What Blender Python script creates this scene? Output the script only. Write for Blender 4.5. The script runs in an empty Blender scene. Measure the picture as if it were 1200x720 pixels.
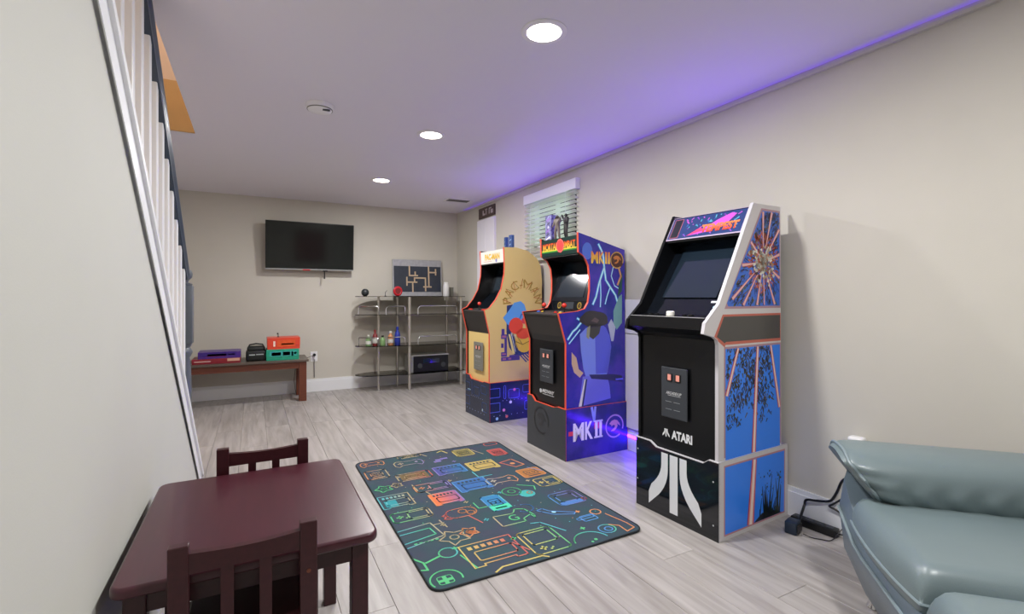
import bpy, bmesh, math, random
from mathutils import Vector, Matrix
R = random.Random(7)
SC = bpy.context.scene
COL = SC.collection
PI = math.pi

# ------------------------------------------------------------------ camera, world, exposure
cam = bpy.data.cameras.new('camera'); cam_o = bpy.data.objects.new('camera', cam); COL.objects.link(cam_o)
cam_o.location = (0, 0, 1.12)
cam_o.rotation_euler = (PI/2, 0, -math.atan(303/568))
cam.sensor_width = 36; cam.lens = 36*568/1200; cam.shift_y = -12/1200; cam.clip_start = .05
SC.camera = cam_o
SC.view_settings.view_transform = 'Standard'; SC.view_settings.look = 'None'
SC.view_settings.gamma = 1; SC.view_settings.use_curve_mapping = False
SC.view_settings.exposure = 0.56
SC.cycles.max_bounces = 10; SC.cycles.diffuse_bounces = 8
SC.cycles.sample_clamp_indirect = 6
SC.cycles.caustics_reflective = False; SC.cycles.caustics_refractive = False
W = bpy.data.worlds.new('world'); SC.world = W; W.use_nodes = True
WN = W.node_tree.nodes['Background']
WN.inputs[0].default_value = (.80, .92, 1, 1); WN.inputs[1].default_value = 6.0
DOWNLIGHT_W = 19.0
LED_STRENGTH = 40.0
COVE_STRENGTH = 1.0
TOP_LED_STRENGTH = 110.0

# ------------------------------------------------------------------ helpers
def lin(h):
    if isinstance(h, str):
        h = h.lstrip('#'); v = [int(h[i:i+2], 16)/255 for i in (0, 2, 4)]
        return tuple(x/12.92 if x <= .04045 else ((x+.055)/1.055)**2.4 for x in v)
    return tuple(h)
MATS = {}
def mat(name, col='#888888', rough=.5, metal=0., emit=None, es=0., noise=0., nscale=20., bump=0., bscale=60., spec=.5, coat=0., stretch=None, col2=None):
    m = bpy.data.materials.new(name); m.use_nodes = True
    nt = m.node_tree; b = nt.nodes['Principled BSDF']
    c = lin(col)
    b.inputs['Base Color'].default_value = (*c, 1); b.inputs['Roughness'].default_value = rough
    b.inputs['Metallic'].default_value = metal; b.inputs['Specular IOR Level'].default_value = spec
    b.inputs['Coat Weight'].default_value = coat
    if emit: b.inputs['Emission Color'].default_value = (*lin(emit), 1); b.inputs['Emission Strength'].default_value = es
    if noise or bump or col2:
        tc = nt.nodes.new('ShaderNodeTexCoord'); mp = nt.nodes.new('ShaderNodeMapping')
        nt.links.new(tc.outputs['Object'], mp.inputs[0])
        if stretch: mp.inputs['Scale'].default_value = stretch
    if noise or col2:
        n = nt.nodes.new('ShaderNodeTexNoise'); n.inputs['Scale'].default_value = nscale; n.inputs['Detail'].default_value = 6
        nt.links.new(mp.outputs[0], n.inputs[0])
        r = nt.nodes.new('ShaderNodeValToRGB'); nt.links.new(n.outputs[0], r.inputs[0])
        if col2: a, z = c, lin(col2); r.color_ramp.elements[0].position = .38; r.color_ramp.elements[1].position = .62
        else:
            a = tuple(x*(1-noise) for x in c); z = tuple(min(1, x*(1+noise)) for x in c)
            r.color_ramp.elements[0].position = .3; r.color_ramp.elements[1].position = .7
        r.color_ramp.elements[0].color = (*a, 1); r.color_ramp.elements[1].color = (*z, 1)
        nt.links.new(r.outputs[0], b.inputs['Base Color'])
    if bump:
        n2 = nt.nodes.new('ShaderNodeTexNoise'); n2.inputs['Scale'].default_value = bscale; n2.inputs['Detail'].default_value = 4
        nt.links.new(mp.outputs[0], n2.inputs[0])
        bp = nt.nodes.new('ShaderNodeBump'); bp.inputs['Strength'].default_value = bump; bp.inputs['Distance'].default_value = .01
        nt.links.new(n2.outputs[0], bp.inputs['Height']); nt.links.new(bp.outputs[0], b.inputs['Normal'])
    MATS[name] = m
    return m
def printmat(name, rough=.3, coat=0.):
    m = mat(name, '#ffffff', rough, coat=coat); nt = m.node_tree
    a = nt.nodes.new('ShaderNodeVertexColor'); a.layer_name = 'Col'
    nt.links.new(a.outputs[0], nt.nodes['Principled BSDF'].inputs['Base Color'])
    return m
def glassmat(name, tint, gloss=.12, rough=.03):
    m = bpy.data.materials.new(name); m.use_nodes = True; nt = m.node_tree; nt.nodes.clear()
    o = nt.nodes.new('ShaderNodeOutputMaterial'); mx = nt.nodes.new('ShaderNodeMixShader'); t = nt.nodes.new('ShaderNodeBsdfTransparent')
    g = nt.nodes.new('ShaderNodeBsdfGlossy'); f = nt.nodes.new('ShaderNodeFresnel'); f.inputs[0].default_value = 1.45
    t.inputs[0].default_value = (*lin(tint), 1); g.inputs['Roughness'].default_value = rough
    nt.links.new(f.outputs[0], mx.inputs[0]); nt.links.new(t.outputs[0], mx.inputs[1]); nt.links.new(g.outputs[0], mx.inputs[2]); nt.links.new(mx.outputs[0], o.inputs[0])
    MATS[name] = m
    return m

def tag(o, label=None, cat=None, group=None, kind=None):
    if label: o['label'] = label
    if cat: o['category'] = cat
    if group: o['group'] = group
    if kind: o['kind'] = kind
    return o
def thing(name, label, cat, loc=(0, 0, 0), rz=0., group=None):
    o = bpy.data.objects.new(name, None); COL.objects.link(o)
    o.location = loc; o.rotation_euler = (0, 0, rz); o.empty_display_size = .05
    return tag(o, label, cat, group)

class MB:
    """collects shapes and links them as one mesh object"""
    def __init__(s): s.v = []; s.f = []
    def add(s, vs, fs):
        k = len(s.v); s.v += [tuple(p) for p in vs]; s.f += [tuple(i+k for i in f) for f in fs]; return s
    def box(s, x0, x1, y0, y1, z0, z1, bev=0., seg=2, M=None):
        if not bev:
            vs = [(x, y, z) for z in (z0, z1) for y in (y0, y1) for x in (x0, x1)]
            fs = [(0, 2, 3, 1), (4, 5, 7, 6), (0, 1, 5, 4), (2, 6, 7, 3), (0, 4, 6, 2), (1, 3, 7, 5)]
        else:
            bm = bmesh.new(); bmesh.ops.create_cube(bm, size=1)
            for p in bm.verts: p.co = Vector((x0+(p.co.x+.5)*(x1-x0), y0+(p.co.y+.5)*(y1-y0), z0+(p.co.z+.5)*(z1-z0)))
            bmesh.ops.bevel(bm, geom=bm.edges[:], offset=bev, segments=seg, affect='EDGES', profile=.5)
            bm.verts.index_update(); vs = [tuple(p.co) for p in bm.verts]; fs = [[q.index for q in f.verts] for f in bm.faces]; bm.free()
        if M is not None: vs = [tuple(M @ Vector(p)) for p in vs]
        return s.add(vs, fs)
    def prism(s, pts, vec):
        """pts: 3d loop; vec: extrusion"""
        n = len(pts); vec = Vector(vec); a = [Vector(p) for p in pts]; b = [p+vec for p in a]
        return s.add(a+b, [tuple(range(n-1, -1, -1)), tuple(range(n, 2*n))]+[(i, (i+1) % n, n+(i+1) % n, n+i) for i in range(n)])
    def tube(s, path, r, n=8, closed=False):
        P = [Vector(p) for p in path]; rs = r if isinstance(r, (list, tuple)) else [r]*len(P)
        k = len(P); vs = []; fs = []; up = None
        for i, p in enumerate(P):
            if closed: t = P[(i+1) % k]-P[i-1]
            else: t = P[min(i+1, k-1)]-P[max(i-1, 0)]
            t.normalize()
            if up is None: up = Vector((0, 0, 1)) if abs(t.z) < .9 else Vector((1, 0, 0))
            a = t.cross(up).normalized(); b = a.cross(t).normalized(); up = b
            for j in range(n):
                w = 2*PI*j/n; vs.append(p+(a*math.cos(w)+b*math.sin(w))*rs[i])
        for i in range(k if closed else k-1):
            i2 = (i+1) % k
            for j in range(n): fs.append((i*n+j, i*n+(j+1) % n, i2*n+(j+1) % n, i2*n+j))
        if not closed: fs += [tuple(range(n-1, -1, -1)), tuple(range((k-1)*n, k*n))]
        return s.add(vs, fs)
    def lathe(s, prof, c=(0, 0, 0), n=24, axis='z', caps=True):
        vs = []; fs = []; k = len(prof)
        for (r, z) in prof:
            for j in range(n):
                w = 2*PI*j/n; p = (max(r, 1e-5)*math.cos(w), max(r, 1e-5)*math.sin(w), z)
                if axis == 'x': p = (p[2], p[0], p[1])
                elif axis == 'y': p = (p[0], p[2], p[1])
                vs.append((p[0]+c[0], p[1]+c[1], p[2]+c[2]))
        for i in range(k-1):
            for j in range(n): fs.append((i*n+j, i*n+(j+1) % n, (i+1)*n+(j+1) % n, (i+1)*n+j))
        if caps: fs += [tuple(range(n-1, -1, -1)), tuple(range((k-1)*n, k*n))]
        return s.add(vs, fs)
    def ball(s, c, r, n=16, m=10, sz=1.):
        return s.lathe([(r*math.sin(PI*i/m), -r*math.cos(PI*i/m)*sz) for i in range(m+1)], c, n)
    def build(s, name, m, parent=None, smooth=False, label=None, angle=None):
        me = bpy.data.meshes.new(name); me.from_pydata(s.v, [], s.f); me.update()
        bm = bmesh.new(); bm.from_mesh(me); bmesh.ops.recalc_face_normals(bm, faces=bm.faces[:]); bm.to_mesh(me); bm.free()
        me.materials.append(MATS[m] if isinstance(m, str) else m)
        o = bpy.data.objects.new(name, me); COL.objects.link(o)
        if parent: o.parent = parent
        if smooth:
            me.polygons.foreach_set('use_smooth', [True]*len(me.polygons))
            if hasattr(me, 'set_sharp_from_angle'): me.set_sharp_from_angle(angle=angle or math.radians(40))
        if label: o['label'] = label
        return o
def box(name, m, parent, *a, **k):
    lb = k.pop('label', None)
    return MB().box(*a, **k).build(name, m, parent, label=lb)
def struct(o): o['kind'] = 'structure'; return o

TXT = {}
def text_mesh(t, bold=0.):
    if (t, bold) in TXT: return TXT[(t, bold)]
    c = bpy.data.curves.new('t', 'FONT'); c.body = t; c.size = 1; c.offset = bold; c.resolution_u = 3; c.fill_mode = 'FRONT'
    o = bpy.data.objects.new('t', c); COL.objects.link(o)
    dg = bpy.context.evaluated_depsgraph_get(); dg.update()
    me = bpy.data.meshes.new_from_object(o.evaluated_get(dg))
    vs = [(v.co.x, v.co.y) for v in me.vertices]; fs = [tuple(p.vertices) for p in me.polygons]
    bpy.data.objects.remove(o); bpy.data.curves.remove(c); bpy.data.meshes.remove(me)
    TXT[(t, bold)] = (vs, fs); return vs, fs

class Print:
    """flat print in the plane of a surface: coloured shapes lying on it"""
    def __init__(s, o, ex, ey):
        s.o = Vector(o); s.ex = Vector(ex).normalized(); s.ey = Vector(ey).normalized(); s.n = s.ex.cross(s.ey)
        s.v = []; s.f = []; s.c = []
    def put(s, vs, fs, col, L=1, map=None):
        k = len(s.v)
        if map: vs = [map(*p) for p in vs]
        for p in vs:
            s.v.append(s.o+s.ex*p[0]+s.ey*p[1]+s.n*(.0004*L))
            c = col(p[0], p[1]) if callable(col) else col
            s.c.append((*lin(c), 1))
        s.f += [tuple(i+k for i in f) for f in fs]
    def poly(s, pts, col, L=1): s.put(pts, [tuple(range(len(pts)))], col, L)
    def rect(s, x0, x1, y0, y1, col, L=1): s.poly([(x0, y0), (x1, y0), (x1, y1), (x0, y1)], col, L)
    def stroke(s, pts, w, col, L=1, closed=False):
        pts = list(pts); n = len(pts)
        for i in range(n if closed else n-1):
            a = Vector(pts[i]); b = Vector(pts[(i+1) % n]); d = b-a
            if d.length < 1e-7: continue
            d.normalize(); q = Vector((-d.y, d.x))*w/2; e = d*w*.4
            s.poly([a-e-q, b+e-q, b+e+q, a-e+q], col, L)
    def beam(s, a, b, wa, wb, col, L=1):
        a = Vector(a); b = Vector(b); d = (b-a).normalized(); q = Vector((-d.y, d.x))
        s.poly([a-q*wa/2, b-q*wb/2, b+q*wb/2, a+q*wa/2], col, L)
    def disc(s, x, y, r, col, L=1, ry=None, n=20, a0=0, a1=2*PI):
        ry = ry or r
        s.poly([(x+r*math.cos(a0+(a1-a0)*i/n), y+ry*math.sin(a0+(a1-a0)*i/n)) for i in range(n if a1-a0 > 6.2 else n+1)], col, L)
    def ring(s, x, y, r, w, col, L=1, ry=None, n=20, a0=0, a1=2*PI):
        ry = ry or r; cl = a1-a0 > 6.2
        s.stroke([(x+r*math.cos(a0+(a1-a0)*i/n), y+ry*math.sin(a0+(a1-a0)*i/n)) for i in range(n if cl else n+1)], w, col, L, cl)
    def rr(s, x0, x1, y0, y1, r, n=4):
        out = []
        for cx, cy, a in ((x1-r, y1-r, 0), (x0+r, y1-r, PI/2), (x0+r, y0+r, PI), (x1-r, y0+r, 1.5*PI)):
            out += [(cx+r*math.cos(a+PI/2*i/n), cy+r*math.sin(a+PI/2*i/n)) for i in range(n+1)]
        return out
    def rrect(s, x0, x1, y0, y1, r, w, col, L=1): s.stroke(s.rr(x0, x1, y0, y1, r), w, col, L, True)
    def text(s, t, x, y, w, h, col, L=1, bold=0., shear=0., map=None):
        vs, fs = text_mesh(t, bold)
        x0 = min(v[0] for v in vs); x1 = max(v[0] for v in vs); y0 = min(v[1] for v in vs); y1 = max(v[1] for v in vs)
        P = [(x+(a-x0)/(x1-x0)*w+shear*(b-y0)/(y1-y0)*h, y+(b-y0)/(y1-y0)*h) for a, b in vs]
        s.put(P, fs, col, L, map)
    def build(s, name, m, parent=None, label=None):
        me = bpy.data.meshes.new(name); me.from_pydata([tuple(p) for p in s.v], [], s.f)
        a = me.color_attributes.new('Col', 'FLOAT_COLOR', 'POINT')
        a.data.foreach_set('color', [x for c in s.c for x in c])
        me.materials.append(MATS[m]); o = bpy.data.objects.new(name, me); COL.objects.link(o)
        if parent: o.parent = parent
        if label: o['label'] = label
        if len(s.f) > 1: o['kind'] = 'stuff'
        return o
def mix(a, b, t):
    a, b = lin(a), lin(b); t = max(0, min(1, t)); return tuple(p+(q-p)*t for p, q in zip(a, b))
def copy_tree(o, parent=None):
    c = o.copy(); COL.objects.link(c)
    if parent: c.parent = parent
    for ch in list(o.children): copy_tree(ch, c)
    return c

# ------------------------------------------------------------------ materials
mat('wall_paint', '#cbc7bc', .75, noise=.02, nscale=3, bump=.04, bscale=220)
mat('stair_wall_paint', '#c3c4bc', .7, noise=.015, nscale=3, bump=.03, bscale=220)
mat('ceiling_paint', '#e4e2ea', .8, bump=.04, bscale=250)
mat('upper_tan', '#cdbcab', .8)
mat('header_orange', '#b5915c', .6, noise=.05, nscale=4)
mat('white_trim', '#eceef0', .35)
mat('white_plastic', '#eeeeee', .4)
mat('white_panel', '#eceaf2', .4)
mat('floor_under', '#96908b', .8)
mat('navy_rail', '#22344a', .3)
mat('newel_grey', '#5a6068', .35)
mat('chrome', '#d8d8d8', .18, 1)
mat('satin_metal', '#c9c5bd', .3, .8)
mat('black_plastic', '#0d0e10', .35)
mat('black_gloss', '#0e131a', .1, coat=.3)
mat('black_panel', '#0c0d10', .3, spec=.35)
mat('black_matte', '#0c0c0e', .75, spec=.15)
mat('control_grey', '#34312f', .5, spec=.3)
mat('dark_plate', '#363a40', .45)
mat('grey_plate', '#77766e', .5)
mat('screen', '#1d2833', .1, coat=.6)
mat('tv_screen', '#14191a', .09, spec=.9)
mat('red_trim', '#e2543c', .4)
mat('pale_trim', '#c9c7cc', .4)
mat('cabinet_white', '#d6d2d2', .4)
mat('cabinet_yellow', '#d6ba7a', .42)
mat('cabinet_front_yellow', '#dfc27e', .42)
mat('maze_navy', '#1d2c4c', .25, col2='#16203a', nscale=3)
mat('storm_blue', '#1c2a86', .25, col2='#4634a8', nscale=4.5)
mat('storm_base', '#1d1e6b', .16, col2='#3b2c9a', nscale=5)
mat('star_blue', '#2f6fd6', .25)
mat('red_ball', '#e3382c', .3)
mat('yellow_ball', '#e8c33c', .3)
mat('blue_ball', '#3c6fd8', .3)
mat('white_ball', '#f1efe6', .3)
mat('cherry', '#38141a', .32, noise=.18, nscale=6, stretch=(12, 1, 12))
mat('cherry_top', '#431a25', .3, noise=.14, nscale=5, stretch=(10, 1, 10), coat=.08)
mat('bench_wood', '#683623', .4, noise=.12, nscale=5, stretch=(1, 12, 12))
mat('bench_top', '#5b5048', .35, noise=.1, nscale=5, stretch=(1, 12, 12))
mat('leather', '#6e7d80', .36, noise=.03, nscale=6, bump=.05, bscale=260, spec=.6)
mat('leather_dark', '#606e78', .36, noise=.03, nscale=6, bump=.05, bscale=260, spec=.6)
mat('piping', '#7c8b90', .4)
mat('rug_base', '#2c484e', .9, col2='#383f50', nscale=5, bump=.1, bscale=500)
mat('rug_edge', '#1b2226', .9)
mat('lamp', '#ffffff', .5, emit='#fff4e6', es=9)
mat('led_tape', '#6a30ff', .5, emit='#4a12ff', es=LED_STRENGTH)
mat('added_cove_tape', '#6a30ff', .5, emit='#8a5cff', es=COVE_STRENGTH)
mat('added_top_tape', '#6a30ff', .5, emit='#7a44ff', es=TOP_LED_STRENGTH)
mat('led_housing', '#d8d2c8', .6)
mat('slat', '#f4f6f0', .5)
def translucent(m):
    nt = m.node_tree; b = nt.nodes['Principled BSDF']; o = nt.nodes['Material Output']
    t = nt.nodes.new('ShaderNodeBsdfTranslucent'); t.inputs[0].default_value = (.85, .87, .80, 1); x = nt.nodes.new('ShaderNodeMixShader'); x.inputs[0].default_value = .5
    nt.links.new(b.outputs[0], x.inputs[1]); nt.links.new(t.outputs[0], x.inputs[2]); nt.links.new(x.outputs[0], o.inputs[0])
translucent(MATS['slat'])
mat('red_picture', '#8c2a22', .6, noise=.3, nscale=4)
mat('grey_frame', '#a6a7ab', .5, noise=.12, nscale=30)
mat('red_gloss', '#c21f2c', .3)
mat('dark_sphere', '#2c3134', .45)
mat('green_plastic', '#9fe0c4', .4)
mat('adapter_blue', '#1c2a3c', .4)
mat('hook_dark', '#1a1c1e', .4)
mat('teal_box', '#1f9c7c', .4); mat('orange_red_box', '#d9442a', .4); mat('purple_box', '#4a2382', .35); mat('maroon_box', '#8c1d2c', .4); mat('black_bag', '#141817', .6, bump=.5, bscale=60)
mat('figure_blue', '#2b4a86', .5); mat('figure_purple', '#3d2f6e', .5, col2='#8d8fc0', nscale=40); mat('figure_grey', '#6d625c', .55); mat('figure_black', '#221d20', .5)
mat('bottle_green', '#7da06a', .3); mat('bottle_red', '#7c2a2c', .3); mat('bottle_white', '#d8d8d0', .3); mat('bottle_orange', '#c98a5c', .3); mat('bottle_blue', '#25389c', .3)
mat('brown_plaque', '#4a3a34', .5)
mat('silver', '#b9bcbc', .3, .7)
printmat('print_gloss', .28); printmat('print_matte', .9)
glassmat('clear_glass', '#f4fbf8'); glassmat('smoke_glass', '#b3afa8', rough=.02)
def floormat():
    m = mat('vinyl_plank', '#b5aca4', .38); nt = m.node_tree; b = nt.nodes['Principled BSDF']
    tc = nt.nodes.new('ShaderNodeTexCoord'); oi = nt.nodes.new('ShaderNodeObjectInfo')
    ad = nt.nodes.new('ShaderNodeVectorMath'); ad.operation = 'ADD'
    cb = nt.nodes.new('ShaderNodeCombineXYZ'); ml = nt.nodes.new('ShaderNodeMath'); ml.operation = 'MULTIPLY'; ml.inputs[1].default_value = 40
    nt.links.new(oi.outputs['Random'], ml.inputs[0]); nt.links.new(ml.outputs[0], cb.inputs[2]); nt.links.new(ml.outputs[0], cb.inputs[1])
    nt.links.new(tc.outputs['Object'], ad.inputs[0]); nt.links.new(cb.outputs[0], ad.inputs[1])
    mp = nt.nodes.new('ShaderNodeMapping'); mp.inputs['Scale'].default_value = (11, .9, 1); nt.links.new(ad.outputs[0], mp.inputs[0])
    n = nt.nodes.new('ShaderNodeTexNoise'); n.inputs['Scale'].default_value = 2.2; n.inputs['Detail'].default_value = 8; n.inputs['Distortion'].default_value = .6
    nt.links.new(mp.outputs[0], n.inputs[0])
    r = nt.nodes.new('ShaderNodeValToRGB'); nt.links.new(n.outputs[0], r.inputs[0])
    e = r.color_ramp.elements; e[0].position = .3; e[0].color = (*lin('#938d89'), 1); e[1].position = .7; e[1].color = (*lin('#b6b1ae'), 1)
    hs = nt.nodes.new('ShaderNodeHueSaturation'); mr = nt.nodes.new('ShaderNodeMapRange'); mr.inputs[3].default_value = .93; mr.inputs[4].default_value = 1.05
    nt.links.new(oi.outputs['Random'], mr.inputs[0]); nt.links.new(mr.outputs[0], hs.inputs['Value']); nt.links.new(r.outputs[0], hs.inputs['Color'])
    nt.links.new(hs.outputs[0], b.inputs['Base Color'])
    bp = nt.nodes.new('ShaderNodeBump'); bp.inputs['Strength'].default_value = .08; bp.inputs['Distance'].default_value = .004
    nt.links.new(n.outputs[0], bp.inputs['Height']); nt.links.new(bp.outputs[0], b.inputs['Normal'])
floormat()

# ------------------------------------------------------------------ room shell
XL, XR, YF, YB, ZC = -1.35, 2.44, -2.6, 6.16, 2.25
floor = struct(box('floor', 'floor_under', None, XL-.15, XR+.15, YF-.15, YB+.15, -.15, -.005))
PW, PL = (XR-XL)/21, 1.22
plank_me = None
for i in range(21):
    y = YF-R.uniform(0, PL)
    while y < YB:
        y0, y1 = max(y, YF), min(y+PL, YB); y += PL
        if y1-y0 < .08: continue
        if plank_me is None:
            o = MB().box(-PW/2+.0006, PW/2-.0006, -PL/2+.0006, PL/2-.0006, -.005, 0, bev=.0012, seg=1).build('plank', 'vinyl_plank', floor); plank_me = o.data
        else:
            o = bpy.data.objects.new('plank', plank_me); COL.objects.link(o); o.parent = floor
        o.location = (XL+(i+.5)*PW, (y0+y1)/2, 0); o.scale = (1, (y1-y0)/PL, 1)
# ceiling with the stairwell opening (edge steps in beside the handrail)
b = MB()
for x0, x1, y0, y1 in ((-.284, XR, YF, YB), (XL, -.284, 4.0, YB), (-.355, -.284, 2.22, 4.0), (XL, -.284, YF, -.8)):
    b.box(x0, x1, y0, y1, ZC, ZC+.34)
b.box(XL-.15, XL, YF-.15, YB+.15, ZC, ZC+.34); b.box(XR, XR+.15, YF-.15, YB+.15, ZC, ZC+.34)
b.box(XL, XR, YF-.15, YF, ZC, ZC+.34); b.box(XL, XR, YB, YB+.15, ZC, ZC+.34)
struct(b.build('ceiling', 'ceiling_paint'))
struct(box('trim_1', 'header_orange', None, XL+.005, -.357, 3.985, 3.999, ZC+.002, ZC+.34))
b = MB(); H0, H1 = ZC+.34, 4.7
b.box(XL-.1, XL, -.9, 4.1, H0, H1).box(-.284, -.184, -.9, 4.1, H0, H1).box(XL, -.284, 4.0, 4.1, H0, H1).box(XL, -.284, -.9, -.8, H0, H1).box(XL-.1, -.184, -.9, 4.1, H1, H1+.1)
struct(b.build('wall_upstairs', 'upper_tan'))
struct(box('wall_back', 'wall_paint', None, XL-.15, XR+.15, YB, YB+.15, 0, ZC))
struct(box('wall_front', 'wall_paint', None, XL-.15, XR+.15, YF-.15, YF, 0, ZC))
struct(box('wall_left', 'wall_paint', None, XL-.15, XL, YF, YB, 0, ZC))
WY0, WY1, WZ0, WZ1 = 3.40, 4.20, 1.58, 2.08
b = MB()
b.box(XR, XR+.15, YF, WY0, 0, ZC).box(XR, XR+.15, WY1, YB, 0, ZC).box(XR, XR+.15, WY0, WY1, 0, WZ0).box(XR, XR+.15, WY0, WY1, WZ1, ZC)
struct(b.build('wall_right', 'wall_paint'))
# knee wall of the stair
SL = .798
def zt(y): return (3.586-y)*SL
b = MB(); yt = 3.586-ZC/SL
b.prism([(-.42, 3.586, 0), (-.42, yt, ZC), (-.42, YF, ZC), (-.42, YF, 0)], (.128, 0, 0))
struct(b.build('wall_stair', 'stair_wall_paint'))
dn = Vector((0, -SL, -1)).normalized()      # pointing into the wall, square to the slope, in the y-z plane
b = MB()
def quad_along(x0, x1, off0, off1):
    A = Vector((0, 3.586, 0)); B = Vector((0, yt+.0, ZC-.0))
    p = [A+dn*off0, B+dn*off0, B+dn*off1, A+dn*off1]
    for q in p:
        if q.z < 0: q.y += q.z/SL*1.0; q.z = 0
    b.prism([(x0, q.y, max(0, q.z)) for q in p], (x1-x0, 0, 0))
quad_along(-.292, -.284, 0, .085)
quad_along(-.292, -.281, .072, .085)
quad_along(-.43, -.274, -.018, .006)
struct(b.build('trim_2', 'white_trim'))
# stairs behind the knee wall
b = MB()
for i in range(13): b.box(XL+.002, -.425, 3.52-.238*(i+1), 3.52-.238*i, 0 if i < 3 else .19*(i-2), .19*(i+1))
struct(b.build('stairs', 'white_trim'))
# baseboards
def baseboard(name, pts):
    b = MB()
    for (x0, x1, y0, y1, ax) in pts:
        b.box(x0, x1, y0, y1, 0, .125)
        if ax == 'x': b.box(x0, x1, y0+.005, y1, .125, .148)
        else: b.box(x0+.005, x1, y0, y1, .125, .148)
    return struct(b.build(name, 'white_trim'))
baseboard('baseboard_back', [(XL, XR, YB-.016, YB, 'x')])
baseboard('baseboard_right', [(XR-.016, XR, YF, 4.93, 'y'), (XR-.016, XR, 5.46, YB-.016, 'y')])

# ------------------------------------------------------------------ window and blind
win = struct(box('window_1', 'white_trim', None, XR+.06, XR+.10, WY0, WY1, WZ0, WZ0+.05))
b = MB(); b.box(XR+.06, XR+.10, WY0, WY1, WZ1-.05, WZ1).box(XR+.06, XR+.10, WY0, WY0+.05, WZ0, WZ1).box(XR+.06, XR+.10, WY1-.05, WY1, WZ0, WZ1).box(XR+.06, XR+.10, (WY0+WY1)/2-.02, (WY0+WY1)/2+.02, WZ0, WZ1)
b.build('window_frame', 'white_trim', win)
box('pane', 'clear_glass', win, XR+.078, XR+.082, WY0+.05, WY1-.05, WZ0+.05, WZ1-.05)
bl = thing('window_blind', 'white horizontal slat blind over the high window on the right wall', 'blind', (XR-.03, 3.79, 1.5))
BW = .445
box('valance', 'white_trim', bl, -.022, .028, -BW, BW, .535, .625, bev=.003)
slat0 = None
for k in range(14):
    z = .510-.039*k
    if slat0 is None:
        slat0 = MB().box(-.0225, .0225, -BW+.015, BW-.015, -.0012, .0012, M=Matrix.Rotation(math.radians(24), 4, 'Y')).build('slat', 'slat', bl)
        slat0.location = (0, 0, z)
    else:
        o = slat0.copy(); COL.objects.link(o); o.parent = bl; o.location = (0, 0, z)
box('bottom_rail', 'slat', bl, -.02, .02, -BW+.015, BW-.015, -.032, -.012, bev=.003)
for y in (-.3, .3): MB().tube([(-.024, y, -.02), (-.024, y, .54)], .0015, 6).build('cord', 'white_trim', bl)

# hedge outside the window
mat('hedge_leaf', '#3f5a34', .7, col2='#7c9468', nscale=14)
b = MB(); rh = random.Random(2)
for i in range(700):
    x = rh.uniform(4.3, 5.0); y = rh.uniform(4.0, 9.5); z = rh.uniform(.4, 3.4); r_ = rh.uniform(.06, .16); a = rh.uniform(0, PI); q = rh.uniform(-.8, .8)
    d1 = Vector((math.cos(a), math.sin(a), q)).normalized()*r_; d2 = d1.cross(Vector((rh.uniform(-1, 1), rh.uniform(-1, 1), 1))).normalized()*r_*.6; c = Vector((x, y, z))
    b.add([c-d1, c-d2, c+d1, c+d2], [(0, 1, 2), (0, 2, 3)])
b.box(4.6, 5.0, 4.0, 9.5, .3, 3.3)
tag(b.build('hedge', 'hedge_leaf'), 'leafy green hedge outside, glimpsed between the slats of the window blind', 'hedge', kind='stuff')
struct(box('ground', 'hedge_leaf', None, XR+.16, 9, -3, 12, .1, .3))
# white folding closet door with a plaque above
d = struct(box('door_1', 'white_panel', None, XR-.012, XR-.0005, 4.955, 5.435, 0, 2.045))
box('panel', 'white_panel', d, XR-.026, XR-.012, 4.957, 5.193, .015, 2.04, bev=.003)
box('panel', 'white_panel', d, XR-.026, XR-.012, 5.197, 5.433, .015, 2.04, bev=.003)
MB().ball((XR-.04, 5.16, 1.0), .016).build('door_knob', 'satin_metal', d, True)
pl = thing('wall_plaque', 'small dark brown plaque with pale marks above the white closet door', 'plaque', (XR-.008, 5.19, 2.06))
box('board', 'brown_plaque', pl, -.008, .0075, -.22, .22, 0, .125, bev=.003)
p = Print((-.0082, .22, 0), (0, -1, 0), (0, 0, 1))
for x0, x1, y0, y1 in ((.12, .15, .03, .09), (.15, .19, .03, .05), (.21, .23, .03, .1), (.19, .25, .085, .1), (.29, .31, .03, .1), (.31, .36, .085, .1), (.34, .40, .03, .075)):
    p.rect(x0, x1, y0, y1, '#b9aeb0')
p.build('print', 'print_matte', pl)

# ------------------------------------------------------------------ ceiling fittings
def downlight(y, label):
    t = thing('downlight', label, 'ceiling light', (1.092, y, ZC), group='recessed downlights in one row')
    MB().lathe([(.072, -.001), (.098, -.001), (.098, -.004), (.09, -.008), (.074, -.007)], n=40, caps=False).build('trim_ring', 'white_plastic', t, True)
    MB().lathe([(.0, -.001), (.073, -.001), (.073, -.0045), (.0, -.0045)], n=40).build('diffuser', 'lamp', t)
    l = bpy.data.lights.new('lamp_light', 'AREA'); l.shape = 'DISK'; l.size = .15; l.energy = DOWNLIGHT_W; l.color = (1, .985, .965)
    o = bpy.data.objects.new('lamp_light', l); COL.objects.link(o); o.parent = t; o.location = (0, 0, -.012)
for y, lb in ((1.757, 'nearest and largest of the three bright round downlights in the ceiling row'),
              (3.245, 'middle of the three bright round downlights in the ceiling row'),
              (4.733, 'farthest of the three bright round downlights, nearest the television wall'),
              (.269, 'round downlight over the sofa corner, outside the photograph')):
    downlight(y, lb)
t = thing('smoke_detector', 'round white smoke detector on the ceiling left of the downlights', 'smoke detector', (.345, 3.05, ZC))
MB().lathe([(.0, -.001), (.078, -.001), (.078, -.014), (.066, -.034), (.05, -.04), (.0, -.04)], n=36).build('body', 'white_plastic', t, True)
MB().lathe([(.069, -.0265), (.0715, -.0265), (.0715, -.031), (.068, -.031)], n=36).build('slot_ring', 'grey_plate', t)
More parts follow.
